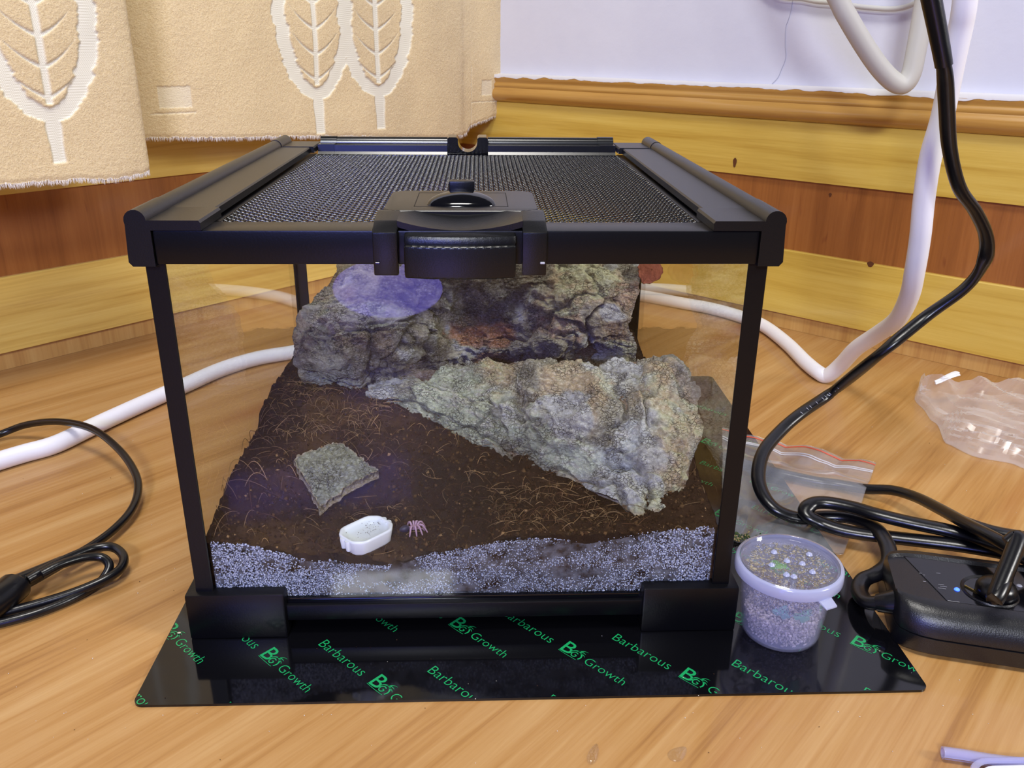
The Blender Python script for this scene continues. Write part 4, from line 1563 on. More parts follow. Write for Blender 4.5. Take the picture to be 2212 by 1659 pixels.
MB().lathe([(0.0272, 0.0464), (0.0285, 0.0463), (0.0293, 0.0455), (0.0297, 0.0405), (0.0294, 0.0398), (0.0286, 0.0400), (0.0284, 0.0450)], (CX, CY, MATZ), 72, True).build('lid_rim', rimm, lid, True, 50)
ta = math.radians(-68)
td = np.array([math.cos(ta), math.sin(ta), 0])
tp = np.array([-td[1], td[0], 0])
tc = np.array([CX, CY, MATZ + 0.0402])
MB().prism([tc + td * 0.0286 - tp * 0.0044, tc + td * 0.0286 + tp * 0.0044, tc + td * 0.0345 + tp * 0.0036 - UP * 0.0018, tc + td * 0.0345 - tp * 0.0036 - UP * 0.0018], (0, 0, -0.0011), 0.0002, 1).build('pull_tab', rimm, lid)
for px_, py_ in ((1672, 1193), (1748, 1198), (1700, 1212), (1733, 1218), (1667, 1221), (1755, 1236), (1699, 1242), (1715, 1246)):
    h = at_z(px_, py_, MATZ + 0.0450)
    MB().lathe([(0.0006, 0.0450), (0.0019, 0.0450), (0.0014, 0.0460), (0.0008, 0.0464), (0.0005, 0.0461), (0.0004, 0.0450)], (h[0], h[1], MATZ), 14, True).build('air_hole', rimm, lid)
# condensation under the lid and on the wall
k = 800
rr = 0.0240 * np.sqrt(rng.uniform(0, 1, k))
aa = rng.uniform(0, 2 * math.pi, k)
ps = np.stack([CX + rr * np.cos(aa), CY + rr * np.sin(aa), np.full(k, MATZ + 0.0440)], -1)
s_ = rng.uniform(0.00018, 0.00042, k)
V1, F1 = instances(ICO_V, ICO_F, ps, eye_rot(k), np.stack([s_, s_, s_ * 0.5], -1))
k2 = 700
aa = rng.normal(-1.75, 0.5, k2)
zz = rng.uniform(0.026, 0.040, k2)
rr = 0.0213 + (zz - 0.004) / 0.0375 * 0.0040
ps = np.stack([CX + rr * np.cos(aa), CY + rr * np.sin(aa), MATZ + zz], -1)
s_ = rng.uniform(0.00015, 0.00038, k2)
V2, F2 = instances(ICO_V, ICO_F, ps, eye_rot(k2), np.stack([s_, s_, s_], -1))
o = link('water_beads', mesh_np('water_beads', np.vstack([V1, V2]), np.vstack([F1, F2 + len(V1)])), M['bead'], lid)
o['kind'] = 'stuff'
# wood chip filling (uncountable) and two leaves inside
k = 2600
zz = rng.uniform(0.0022, 0.0185, k)
rmax = 0.0206 + (zz - 0.004) / 0.0375 * 0.0040 - 0.0012
rr = rmax * np.sqrt(rng.uniform(0.45, 1, k))
aa = rng.uniform(0, 2 * math.pi, k)
zz = np.where(zz > 0.012, 0.012 + (zz - 0.012) * (0.75 + 0.35 * np.sin(aa + 2.2)), zz)
k3 = 420
r3 = 0.0232 * np.sqrt(rng.uniform(0, 1, k3))
a3_ = rng.uniform(0, 2 * math.pi, k3)
P1 = np.stack([CX + rr * np.cos(aa), CY + rr * np.sin(aa), MATZ + zz], -1)
P2 = np.stack([CX + r3 * np.cos(a3_), CY + r3 * np.sin(a3_), MATZ + 0.0425 + rng.uniform(-0.0007, 0.0006, k3)], -1)
P3_ = np.stack([CX + 0.019 * np.sqrt(rng.uniform(0, 1, 500)) * np.cos(rng.uniform(0, 6.28, 500)), CY + 0.016 * rng.uniform(-1, 1, 500), MATZ + rng.uniform(0.014, 0.0185, 500)], -1)
ps = np.vstack([P1, P3_])
V, F = instances(ICO_V, ICO_F, ps, rand_rot(len(ps)), rng.uniform(0.0003, 0.0012, (len(ps), 3)))
me = mesh_np('chip_filling', V, F, False)
cc = rgb(232, 220, 210)[None] * rng.uniform(0.45, 1.1, (len(ps), 1))
setcol(me, np.repeat(cc, len(ICO_V), 0))
top(link('chip_filling', me, M['crumb']), 'pale crumbly chip bedding heaped in the bottom of the clear lidded cup', 'bedding', kind='stuff')
rot2 = rand_rot(k3) * 0 + np.eye(3)
ang = rng.uniform(0, 6.28, k3)
rot2[:, 0, 0] = np.cos(ang); rot2[:, 0, 1] = -np.sin(ang); rot2[:, 1, 0] = np.sin(ang); rot2[:, 1, 1] = np.cos(ang)
V, F = instances(ICO_V, ICO_F, P2, rot2, np.stack([rng.uniform(0.0006, 0.0021, k3), rng.uniform(0.0004, 0.0013, k3), rng.uniform(0.0001, 0.0003, k3)], -1))
me = mesh_np('lid_debris', V, F, False)
setcol(me, np.repeat(rgb(178, 164, 120)[None] * rng.uniform(0.4, 1.1, (k3, 1)), len(ICO_V), 0))
o = link('lid_debris', me, M['crumb'], lid)
o['kind'] = 'stuff'


def leaf_blob(name, c, ra, rb, nrm, col, label, seed):
    nrm = np.array(nrm, float)
    nrm /= np.linalg.norm(nrm)
    t = np.cross(nrm, UP)
    t = t / np.linalg.norm(t) if np.linalg.norm(t) > 0.1 else np.array([1.0, 0, 0])
    b_ = np.cross(nrm, t)
    n, m = 40, 8
    G = np.zeros((n + 1, m, 3))
    for i, a in enumerate(np.linspace(0, 2 * math.pi, n + 1)):
        k_ = 1 + 0.25 * math.sin(3 * a + seed) + 0.12 * math.sin(7 * a + 2 * seed)
        for j, r_ in enumerate(np.linspace(0.03, 1, m)):
            G[i, j] = c + t * (ra * k_ * r_ * math.cos(a)) + b_ * (rb * k_ * r_ * math.sin(a)) + nrm * (0.0012 * (1 - r_ * r_) + 0.0004 * math.sin(5 * a) * r_)
    V, F = shell(G, G - nrm * 0.0004)
    o = link(name, mesh_np(name, V, F), plain(name + '_green', col, 0.45))
    return top(o, label, 'leaf')


def cup_wall(px_, py_, zz):
    p = at_z(px_, py_, MATZ + zz)
    return p


leaf_blob('leaf_piece', np.array([CX - 0.0080, CY - 0.0196, MATZ + 0.0262]), 0.0042, 0.0040, (-0.36, -1, -0.05), (132, 190, 178), 'blue green leaf piece pressed to the cup wall, left of the other', 1)
leaf_blob('leaf_piece', np.array([CX + 0.0035, CY - 0.0208, MATZ + 0.0245]), 0.0052, 0.0038, (0.16, -1, -0.05), (130, 192, 160), 'blue green leaf piece pressed to the cup wall below the pull tab', 2)
leaf_blob('leaf_piece', np.array([CX - 0.0055, CY + 0.0010, MATZ + 0.0436]) - UP * 0.0012, 0.0050, 0.0050, (0.05, 0.05, 1), (92, 150, 56), 'bright green leaf piece seen through the cup lid', 3)

# ================================================================== HOSES AND CABLES
def path(pts, n=12, it=2):
    """(px, py, z) on the height z or (px, py, None, Y) at depth Y"""
    W = [at_z(p[0], p[1], p[2]) if len(p) == 3 else at_y(p[0], p[1], p[3]) for p in pts]
    return smooth_path(spline(W, n), it)


HR = 0.0074
h = path([(2140, -1400, None, .15), (2125, -700, None, .155), (2102, -160, None, .16), (2085, 0, None, .165), (2075, 60, None, .17), (2060, 130, None, .175), (2036, 250, None, .185), (2010, 340, None, .19), (1996, 430, None, .195), (1988, 510, None, .20), (1976, 585, None, .21), (1964, 640, None, .23),
          (1938, 690, None, .265), (1895, 722, None, .31), (1850, 752, None, .345), (1818, 786, None, .372), (1788, 811, .0080), (1770, 806, .0078), (1740, 782, .0078), (1700, 742, .0078), (1650, 704, .0078), (1600, 684, .0078), (1540, 667, .0078), (1480, 656, .0078), (1350, 634, .0078), (1150, 622, .0078),
          (950, 640, .0078), (800, 690, .0078), (720, 730, .0078), (650, 757, .0078), (560, 773, .0078), (480, 797, .0078), (400, 832, .0078), (300, 876, .0078), (200, 922, .0078), (120, 960, .0078), (50, 980, .0078), (-30, 1005, .0078), (-150, 1050, .0078)], 10, 2)
rad = np.full(len(h), HR)
top(MB().tube(h, rad, rad, 18).build('white_hose', M['pvc_white'], None, True, 60), 'long white plastic hose dropping at the right and running behind the tank to the left', 'hose')
h = path([(1560, -1300, None, .42), (1640, -640, None, .42), (1765, -120, None, .42), (1812, 0, None, .42), (1835, 45, None, .42), (1868, 100, None, .42), (1900, 146, None, .42), (1930, 176, None, .42), (1952, 182, None, .42), (1968, 160, None, .42), (1978, 115, None, .42), (1990, 50, None, .42), (2000, -10, None, .42), (2014, -120, None, .42), (2050, -640, None, .42), (2090, -1300, None, .42)], 10, 2)
top(MB().tube(h, 0.0088, 0.0088, 18).build('grey_hose', M['pvc_grey'], None, True, 60), 'greyish hose hanging in a V loop before the plaster wall', 'hose')
W = [on_right(x, y, 0.006) for x, y in ((1300, -900), (1480, -300), (1640, -40), (1740, -2), (1800, 6), (1870, 16), (1935, 19), (1975, 8), (1992, -6), (2012, -80), (2060, -400), (2120, -900))]
top(MB().tube(smooth_path(spline(W, 10), 2), 0.0026, 0.0026, 10).build('thin_cable', M['pvc_grey'], None, True, 60), 'thin pale cable drooping along the top of the plaster wall', 'cable')

# black power cord: falls from the top right, loops and enters the power strip
A_ = path([(1840, -1400, None, .14), (1920, -650, None, .14), (1985, -140, None, .14), (2008, -20, None, .14), (2026, 70, None, .14), (2040, 150, None, .14), (2045, 230, None, .145), (2051, 320, None, .15), (2072, 405, None, .155), (2106, 455, None, .16), (2130, 510, None, .165), (2126, 565, None, .17), (2085, 622, None, .175),
           (2000, 684, None, .18), (1900, 765, None, .175), (1800, 845, .060), (1730, 893, .050), (1687, 930, .042), (1650, 975, .034), (1638, 1024, .026), (1646, 1064, .020), (1670, 1096, .015), (1705, 1114, .011), (1740, 1120, .010), (1775, 1116, .010), (1825, 1117, .012), (1866, 1128, .014),
           (1897, 1146, .016), (1914, 1172, .017), (1921, 1196, .016), (1918, 1220, .014), (1893, 1240, .012), (1866, 1252, .010), (1856, 1276, .0085), (1872, 1300, .0105), (1905, 1302, .014), (1940, 1300, .0165)], 10, 2)
n_ = len(A_)
tt = np.linspace(0, 1, n_)
cord = top(empty('mains_cord', tuple(A_[-1] * np.array([1, 1, 0]))), 'flat black mains cord falling from the top right into a loop beside the tank', 'cord')
MB().tube(A_, 0.0052, 0.0039, 14, flatup=True).build('cord', M['cable_black'], cord, True, 60)
i1 = int(np.argmin(np.linalg.norm(A_ - at_y(2040, 150, .14), axis=1)))
i0 = int(np.argmin(np.linalg.norm(A_ - at_y(1985, -140, .14), axis=1)))
ra = np.linspace(0.0072, 0.0058, i1 - i0)
MB().tube(A_[i0:i1], ra, ra * 0.85, 14).build('strain_relief', M['cable_black'], cord, True, 60)
MB().tube(A_[-14:], np.linspace(0.0056, 0.0085, 14), np.linspace(0.0050, 0.0075, 14), 14).build('strain_relief', M['cable_black'], cord, True, 60)
# moulded white marks on the cord
for j, (px_, py_) in enumerate([(1722, 897), (1733, 890), (1744, 882), (1752, 876), (1766, 868), (1774, 861), (1781, 855), (1788, 848), (1810, 832), (1816, 826)]):
    i = int(np.argmin(np.linalg.norm(np.array([((q - CAM) @ CR / ((q - CAM) @ CF) * FPX + 1106, -(q - CAM) @ CU / ((q - CAM) @ CF) * FPX + 829.5) for q in A_]) - np.array([px_, py_]), axis=1)))
    t = A_[min(i + 1, n_ - 1)] - A_[i - 1]
    t /= np.linalg.norm(t)
    v = CAM - A_[i]
    v -= t * (v @ t)
    v /= np.linalg.norm(v)
    s_ = np.cross(t, v)
    c = A_[i] + v * 0.0047
    MB().tube([c - s_ * 0.0011 - t * 0.0004, c + s_ * 0.0011 + t * 0.0003], 0.00022, 0.00022, 6).build('cord_marking', M['white_print'], cord)
B_ = path([(2900, 1330, .004), (2600, 1300, .006), (2400, 1268, .022), (2290, 1236, .034), (2212, 1204, .030), (2151, 1178, .026), (2065, 1150, .024), (1962, 1128, .024), (1893, 1111, .024), (1842, 1096, .023), (1790, 1086, .022), (1758, 1087, .021), (1742, 1099, .019), (1746, 1115, .016), (1775, 1130, .013), (1808, 1142, .012), (1850, 1151, .012), (1911, 1159, .013), (1997, 1169, .016), (2065, 1177, .018), (2134, 1188, .020), (2185, 1198, .022), (2290, 1222, .022), (2420, 1252, .012), (2620, 1270, .005), (2900, 1300, .004)], 12, 2)
top(MB().tube(B_, 0.0056, 0.0040, 14, flatup=True).build('looped_cord', M['cable_black'], None, True, 60), 'flat black cord doubled back in a tight loop above the power strip', 'cord')
C_ = path([(1560, 985, .0045), (1640, 1010, .0045), (1700, 1026, .0045), (1765, 1040, .0045), (1810, 1046, .0045), (1869, 1056, .006), (1928, 1059, .012), (1979, 1074, .018), (2031, 1100, .026), (2082, 1128, .034), (2134, 1155, .040), (2212, 1196, .042), (2290, 1236, .040), (2420, 1285, .030), (2650, 1330, .010), (2900, 1370, .004)], 12, 2)
top(MB().tube(C_, 0.0048, 0.0036, 14, flatup=True).build('black_cord', M['cable_black'], None, True, 60), 'flat black cord running from under the zip bag over the other cords', 'cord')
D_ = path([(2070, 1122, .0315), (2100, 1134, .033), (2150, 1149, .031), (2212, 1160, .028), (2290, 1172, .024), (2450, 1190, .010), (2700, 1215, .004), (2900, 1230, .004)], 12, 1)
top(MB().tube(D_, 0.0046, 0.0036, 12, flatup=True).build('black_cord', M['cable_black'], None, True, 60), 'short stretch of black cord behind the others at the right edge', 'cord')

# thin black cable coiled at the left
def cab(pts, r):
    return path(pts, 12, 2), r


lc = top(empty('coiled_cable', tuple(at_z(110, 1230, 0.0))), 'thin round black cable lying in loops on the floor at the left', 'cable')
c1 = path([(-120, 985, .0032), (0, 938, .006), (60, 917, .014), (130, 911, .022), (200, 927, .024), (258, 972, .020), (292, 1022, .014), (298, 1062, .010), (283, 1103, .008), (248, 1142, .0075), (200, 1178, .0075), (150, 1206, .0085), (95, 1232, .009), (30, 1262, .008)], 12, 2)
MB().tube(c1, 0.0029, 0.0029, 12).build('cable_loop', M['cable_black'], lc, True, 60)
c2 = path([(60, 1252, .013), (110, 1224, .0145), (160, 1200, .0145), (205, 1184, .0135), (243, 1182, .0125), (266, 1200, .0105), (262, 1226, .0085), (228, 1251, .0072), (160, 1280, .0050), (80, 1305, .0034), (0, 1326, .0032), (-90, 1348, .0032)], 12, 2)
MB().tube(c2, 0.0029, 0.0029, 12).build('cable_loop', M['cable_black'], lc, True, 60)
c3 = path([(90, 1240, .016), (130, 1220, .017), (180, 1205, .0155), (218, 1204, .013), (236, 1220, .010), (228, 1243, .0065), (205, 1266, .0036), (150, 1296, .0031), (80, 1324, .0031), (0, 1346, .0031), (-90, 1366, .0031)], 12, 2)
MB().tube(c3, 0.0028, 0.0028, 12).build('cable_loop', M['cable_black'], lc, True, 60)
sr_ = path([(138, 1212, .009), (110, 1226, .010), (75, 1243, .0105), (35, 1262, .0105)], 12, 1)
ra = np.linspace(0.0038, 0.0058, len(sr_))
MB().tube(sr_, ra, ra, 12).build('strain_relief', M['cable_black'], lc, True, 60)
pg = path([(36, 1262, .0105), (28, 1270, .0105), (10, 1285, .0105), (-30, 1312, .0105)], 10, 1)
ra = np.interp(np.linspace(0, 1, len(pg)), [0, 0.08, 0.2, 1], [0.006, 0.0088, 0.0098, 0.0098])
MB().tube(pg, ra, ra * 0.9, 16).build('plug_body', M['cable_black'], lc, True, 60)

# ================================================================== POWER STRIP
pa = math.radians(-16.0)
AX = np.array([math.cos(pa), math.sin(pa), 0])
AY = np.array([-math.sin(pa), math.cos(pa), 0])
P0 = np.array([0.2500, 0.0150, 0.0])
ps_o = top(empty('power_strip', tuple(P0 + AX * 0.12)), 'glossy black power strip with a blue indicator light at the right', 'power strip')
LS, WS, HS = 0.30, 0.036, 0.0300


def strip_section(u, ring):
    """cross section points at distance u along the strip"""
    return [P0 + AX * (u + du_) + AY * v + UP * z for du_, v, z in ring]


# lower shell and upper bulging shell, lofted with a rounded end
def loft_strip(name, prof, mat, ends=0.022):
    us = [0.0, 0.002, 0.006, 0.012, 0.020, 0.030] + list(np.linspace(0.05, LS, 12))
    V, F = [], []
    m = len(prof)
    for u in us:
        t = min(1.0, u / ends)
        w = math.sqrt(max(0.0, 1 - (1 - t) ** 2)) * 0.30 + 0.70
        for v, z in prof:
            V.append(P0 + AX * u + AY * (v * w) + UP * z)
    for j in range(len(us) - 1):
        for i in range(m):
            F.append((j * m + i, j * m + (i + 1) % m, (j + 1) * m + (i + 1) % m, (j + 1) * m + i))
    F += [tuple(range(m))[::-1], tuple((len(us) - 1) * m + i for i in range(m))]
    b = MB()
    b.add(V, F)
    return b.build(name, mat, ps_o, True, 40)


strip_m = plain('strip_textured_black', (15, 15, 20), 0.34, 0.6, (1400, 0.00012))
loft_strip('lower_shell', [(-0.0330, 0.0004), (-0.0362, 0.0030), (-0.0372, 0.0130), (0.0372, 0.0130), (0.0362, 0.0030), (0.0330, 0.0004)], strip_m)
loft_strip('upper_shell', [(-0.0366, 0.0136), (-0.0368, 0.0165), (-0.0350, 0.0218), (-0.0315, 0.0262), (-0.0265, 0.0286), (-0.0215, 0.0290), (-0.0200, 0.0272), (0.0240, 0.0272), (0.0255, 0.0290), (0.0300, 0.0284), (0.0345, 0.0240), (0.0366, 0.0165), (0.0366, 0.0136)], strip_m)
face = MB()
fz = 0.0274
q = [(0.026, -0.0192), (LS - 0.004, -0.0192), (LS - 0.004, 0.0232), (0.010, 0.0232)]
face.prism([P0 + AX * u + AY * v + UP * 0.0268 for u, v in q], (0, 0, 0.0008), 0.0002, 1)
face.build('face_plate', M['black_gloss'], ps_o)
led_p = at_z(2067, 1274, 0.0276)
MB().lathe([(0.0001, 0.0014), (0.0008, 0.0013), (0.0014, 0.0008), (0.0016, 0)], (led_p[0], led_p[1], 0.0274), 16).build('indicator_light', M['led'], ps_o)
for px_, py_, ln in ((1988, 1238, .0014), (1997, 1256, .0016), (1996, 1242, .001), (2033, 1263, .0030), (2035, 1271, .0042), (2038, 1267, .0036), (2060, 1299, .006), (2027, 1238, .0022)):
    c = at_z(px_, py_, 0.0277)
    MB().tube([c - AX * ln / 2, c + AX * ln / 2], 0.00014, 0.00006, 6).build('printed_mark', M['white_print'], ps_o)
# socket well with a plug in it
sc_ = at_z(2108, 1278, 0.0276)
ringm = MB().lathe([(0.0132, 0.0004), (0.0146, 0.0012), (0.0152, 0.0004), (0.0152, -0.0004), (0.0132, -0.0004)], (sc_[0] + 0.008, sc_[1], 0.0274), 36, True).build('socket_rim', strip_m, ps_o)
MB().box(-0.0004, 0.0004, -0.0045, 0.0045, -0.0002, 0.0008, 0, 1, Matrix.Translation((sc_[0] - 0.0015, sc_[1] + 0.0015, 0.0276)) @ Matrix.Rotation(0.5, 4, 'Z')).build('socket_contact', M['brass'], ps_o)
l2 = at_z(2202, 1265, 0.0276)
MB().lathe([(0.0001, 0.0008), (0.0012, 0.0006), (0.0018, 0)], (l2[0], l2[1], 0.0274), 14).build('indicator_lens', M['white_print'], ps_o)
plug = top(empty('plug', (sc_[0] + 0.008, sc_[1], 0.0278)), 'black angled plug pushed into the power strip, its cord rising', 'plug')
pc = sc_ + np.array([0.0095, -0.0030, 0])
b = MB()
b.lathe([(0.0001, 0.0), (0.0098, 0.0), (0.0108, 0.0010), (0.0108, 0.0040), (0.0092, 0.0068), (0.0060, 0.0085), (0.0001, 0.0088)], (pc[0], pc[1], 0.0280), 28)
b.build('plug_body', M['cable_black'], plug, True, 50)
E_ = smooth_path(spline([pc + UP * 0.0330, pc + UP * 0.0360 + AX * 0.004, at_z(2150, 1290, .046), at_z(2168, 1262, .050), at_z(2180, 1228, .050), at_z(2192, 1205, .048), at_z(2225, 1190, .044), at_z(2300, 1190, .038), at_z(2450, 1200, .018), at_z(2650, 1190, .005), at_z(2900, 1180, .004)], 12), 2)
MB().tube(E_, np.interp(np.linspace(0, 1, len(E_)), [0, .25, .4, 1], [.0050, .0044, .0032, .0032]), None, 14).build('plug_cord', M['cable_black'], plug, True, 60)

# ================================================================== PLASTIC BAGS
zb_m = clear('zip_bag_film', (0.94, 0.94, 0.95), 0.16, (0.72, 0.74, 0.80), 0.10, 1.40, refl=0.9)
zc = [at_z(1560, 925, .004), at_z(1892, 1003, .004), at_z(1822, 1196, .004), at_z(1560, 1163, .004)]
zc[0][0] = max(zc[0][0], 0.176)
zc[3][0] = max(zc[3][0], 0.172)
nu, nv = 90, 80
uu, vv = np.meshgrid(np.linspace(0, 1, nu), np.linspace(0, 1, nv), indexing='ij')
G = zc[0] * ((1 - uu) * (1 - vv))[..., None] + zc[1] * (uu * (1 - vv))[..., None] + zc[2] * (uu * vv)[..., None] + zc[3] * ((1 - uu) * vv)[..., None]
wr_ = np.abs(fbm(np.stack([uu * 3.2 + vv * 1.2, vv * 2.2, uu * 0], -1), 3, 12))
G[..., 2] = 0.0024 + 0.0060 * wr_ + 0.0005 * fbm(np.stack([uu * 9, vv * 7, uu * 0], -1), 2, 14)
dist = np.min(np.linalg.norm(G[:, :, None, :2] - C_[None, None, ::2, :2], axis=-1), axis=-1)
G[..., 2] = np.maximum(G[..., 2], 0.0092 - 0.30 * np.maximum(0, dist - 0.004))
G2 = G.copy()
G2[..., 2] = G[..., 2] - 0.0004
bag = empty('zip_bag', tuple(G[nu // 2, nv // 2] * np.array([1, 1, 0])))
top(bag, 'flat clear zip bag with a red sealing line lying under the black cord', 'bag')
V, F = shell(G, G2)
link('bag_film', mesh_np('bag_film', V, F), zb_m, bag)


def on_bag(u, v, h=0.0006):
    i, j = u * (nu - 1), v * (nv - 1)
    i0, j0 = min(int(i), nu - 2), min(int(j), nv - 2)
    p = G[i0, j0] + (G[i0 + 1, j0] - G[i0, j0]) * (i - i0) + (G[i0, j0 + 1] - G[i0, j0]) * (j - j0)
    return p + UP * h


MB().tube([on_bag(t, 0.035) for t in np.linspace(0.0, 1, 40)], 0.0006, 0.0004, 6).build('seal_line', M['red_zip'], bag)
zw = clear('zip_track_plastic', (0.9, 0.9, 0.92), 0.6, (0.82, 0.82, 0.85), 0.2, 1.4)
for vv_ in (0.115, 0.135):
    MB().tube([on_bag(t, vv_) for t in np.linspace(0.0, 1, 40)], 0.0007, 0.0005, 6).build('zip_track', zw, bag)
k = 260
ps = np.array([on_bag(a_, b_, 0.0008) for a_, b_ in zip(np.clip(np.abs(rng.normal(0.02, 0.10, k)), 0, 1), np.clip(1 - np.abs(rng.normal(0, 0.03, k)), 0, 1))])
V, F = instances(OCT_V, OCT_F, ps, rand_rot(k), rng.uniform(0.0003, 0.0012, (k, 3)))
me = mesh_np('moss_crumbs', V, F, False)
setcol(me, np.repeat(np.where(rng.uniform(0, 1, (k, 1)) < 0.5, rgb(62, 78, 46)[None], rgb(150, 134, 96)[None]), 6, 0))
o = link('moss_crumbs', me, M['crumb'])
top(o, 'green and brown moss crumbs along the lower edge of the zip bag', 'crumbs', kind='stuff')

cb_m = clear('crumpled_film', (0.975, 0.97, 0.97), 0.11, (0.92, 0.93, 0.97), 0.22, 1.55, slant=0.8)
nu, nv = 60, 34
rowL = [(1988, 822), (1982, 838), (1976, 862), (1996, 884), (2010, 905), (2026, 918), (2040, 952), (2058, 962), (2082, 975), (2106, 985), (2140, 992), (2185, 1000), (2215, 1012), (2290, 1040)]
rowH = [(1990, 822), (2008, 824), (2030, 830), (2060, 832), (2090, 834), (2120, 835), (2150, 834), (2180, 834), (2212, 834), (2240, 836), (2260, 840), (2290, 850), (2310, 860), (2330, 880)]
Lo = spline(np.array([at_z(x, y, 0.0012) for x, y in rowL]), 20)
Hi = spline(np.array([at_z(x, y, 0.020) for x, y in rowH]), 20)
ti = np.linspace(0, len(Lo) - 1, nu).astype(int)
Lo, Hi = Lo[ti], Hi[ti]
vv = np.linspace(0, 1, nv)[None, :, None]
G = Lo[:, None] * (1 - vv) + Hi[:, None] * vv
uu = np.linspace(0, 1, nu)[:, None]
v2_ = np.linspace(0, 1, nv)[None]
ed = sstep(0, 0.12, v2_) * sstep(0.0, 0.05, uu)
d1, d2, cid = worley(G * np.array([26, 26, 26]) + 0.6 * np.stack([fbm(G * 20, 2, i) for i in (3, 4, 5)], -1), 90)
fold = G[..., 0] * 0.80 + G[..., 1] * 0.60                            # creases run along the bag
tri = np.abs(((fold * 42 + 1.3 * fbm(G * 14, 3, 56)) % 1.0) * 2 - 1)
cr_ = ed * (0.009 * np.abs(fbm(G * 22, 2, 55)) + 0.0055 * tri + 0.005 * (d2 - d1))
G[..., 2] += cr_
G2 = G - np.array([0, 0, 1.0]) * (0.0006 + 0.55 * (G[..., 2:] - 0.001))
V, F = shell(G, G2)
cbag = top(empty('plastic_bag', tuple(np.array([G[20, 12, 0], G[20, 12, 1], 0]))), 'crumpled clear plastic bag lying on the floor by the right wall', 'bag')
link('bag_film', mesh_np('bag_film', V, F, True, 9), cb_m, cbag)
tb_ = [at_z(2020, 827, .022), at_z(2032, 822, .024), at_z(2044, 816, .026), at_z(2058, 810, .028), at_z(2068, 807, .028)]
b = MB()
for sh in (-0.0008, 0.0010):
    b.tube(spline(tb_, 6) + np.array([0, sh, sh * 0.8]), np.linspace(0.0012, 0.0030, 25), np.linspace(0.0008, 0.0013, 25), 8)
top(b.build('paper_tie', M['tie'], None), 'short white folded paper tie sticking out of the crumpled clear bag', 'tie')

# ================================================================== SMALL THINGS AT THE FRONT
tube_m = clear('tube_plastic', (0.86, 0.86, 0.98), 0.35, (0.74, 0.74, 0.95), 0.08, 1.45)
tp_ = smooth_path(spline([at_z(2036, 1626, .0036), at_z(2080, 1632, .0036), at_z(2140, 1642, .0036), at_z(2212, 1650, .0036), at_z(2330, 1654, .0036)], 10), 2)
n_ = 16
V = []
T = np.gradient(tp_, axis=0)
T /= np.linalg.norm(T, axis=1)[:, None]
Aa = np.cross(T, UP)
Bb = np.cross(Aa, T)
thh = np.arange(n_ + 1) * 2 * math.pi / n_
Go = tp_[:, None] + (Aa[:, None] * np.cos(thh)[None, :, None] + Bb[:, None] * np.sin(thh)[None, :, None]) * 0.0030
Gi = tp_[:, None] + (Aa[:, None] * np.cos(thh)[None, :, None] + Bb[:, None] * np.sin(thh)[None, :, None]) * 0.0023
V, F = shell(Go, Gi)
top(link('clear_tube', mesh_np('clear_tube', V, F), tube_m), 'short clear plastic tube lying at the bottom right corner', 'tube')
tr = at_z(2150, 1652, 0.0)
tcx, tcy = tr[0] + 0.010, tr[1] - 0.032
tray = top(empty('plastic_tub', (tcx, tcy, 0)), 'pale translucent tub edge at the bottom right corner below the clear tube', 'tub')
MB().prism([(x, y, 0.0003) for x, y in rrect(tcx - 0.026, tcx + 0.026, tcy - 0.026, tcy + 0.026, 0.010)], (0, 0, 0.0060), 0.0010, 2).build('tub_body', plain('tub_white', (226, 228, 244), 0.3), tray)
rim_o = rrect(tcx - 0.0285, tcx + 0.0285, tcy - 0.0285, tcy + 0.0285, 0.0115)
b = MB()
b.tube(np.array([(x, y, 0.0062) for x, y in rim_o + rim_o[:1]]), 0.0016, 0.0012, 8, caps=False)
b.build('tub_rim', tube_m, tray)

wd_m = clear('water', (0.98, 0.98, 0.98), 0, ior=1.6, rough=0.02)


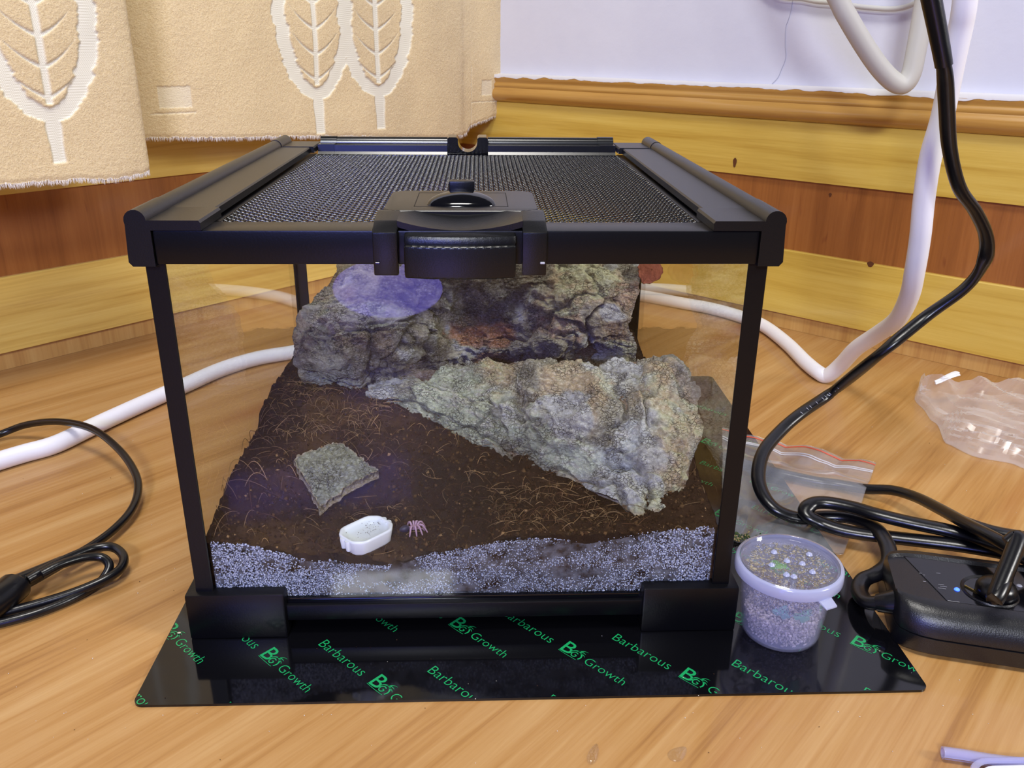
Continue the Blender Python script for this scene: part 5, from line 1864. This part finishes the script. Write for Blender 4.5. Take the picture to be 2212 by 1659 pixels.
def drop(px_, py_, L_, W_, ang, h_, label, ph=0):
    c = at_z(px_, py_, 0.0)
    n, m = 36, 8
    G = np.zeros((n + 1, m, 3))
    d1_ = np.array([math.cos(ang), math.sin(ang), 0])
    d2_ = np.array([-d1_[1], d1_[0], 0])
    for i, a in enumerate(np.linspace(0, 2 * math.pi, n + 1)):
        for j, r_ in enumerate(np.linspace(0.02, 1, m)):
            wfac = 1 - 0.35 * math.cos(a)
            G[i, j] = c + d1_ * (L_ * r_ * math.cos(a)) + d2_ * (W_ * wfac * r_ * math.sin(a)) + UP * (0.0002 + h_ * math.sqrt(max(0, 1 - r_ * r_)))
    B_0 = G.copy()
    B_0[..., 2] = 0.0002
    V, F = shell(G, B_0)
    o = link('water_drop', mesh_np('water_drop', V, F), wd_m)
    top(o, label, 'water drop')


drop(1282, 1629, 0.0068, 0.0026, math.radians(68), 0.0016, 'elongated clear water drop on the floor in front of the mat')
drop(1465, 1628, 0.0060, 0.0036, math.radians(40), 0.0005, 'flat faint water smear on the floor below the cup')

# dust and crumbs scattered about
k = 150
xs_ = rng.uniform(0, 2212, k)
ys_ = rng.uniform(860, 1655, k)
pts, cols = [], []
for x, y in zip(xs_, ys_):
    p = at_z(x, y, 0.0003)
    if MATX0 - .002 < p[0] < MATX1 + .002 and MATY0 - .002 < p[1] < MATY1 + .002:
        p = at_z(x, y, MATZ + 0.0003)
        if p[1] > -0.002 and p[0] < 0.16:
            continue
    if (p - K) @ DR < 0.02 or (p - K) @ DL > -0.02:
        continue
    pts.append(p)
pts = np.array(pts)
k = len(pts)
V, F = instances(OCT_V, OCT_F, pts, rand_rot(k), rng.uniform(0.00012, 0.00045, (k, 3)))
me = mesh_np('dust_specks', V, F, False)
setcol(me, np.repeat(np.where(rng.uniform(0, 1, (k, 1)) < 0.7, rgb(224, 214, 196)[None], rgb(70, 46, 28)[None]), 6, 0))
top(link('dust_specks', me, M['crumb']), 'tiny pale dust specks scattered over the floor and the black sheet', 'dust', kind='stuff')
# white husk grain on the mat, front left
c = at_z(387, 1367, MATZ + 0.0004)
V = ICO2_V * np.array([0.0012, 0.0006, 0.0004]) + c
top(link('husk_grain', mesh_np('husk_grain', V, ICO2_F), plain('husk', (210, 200, 170), 0.6)), 'single pale husk grain on the left end of the black sheet', 'grain')

for o in bpy.data.objects:
    if '_off' in o:
        del o['_off']
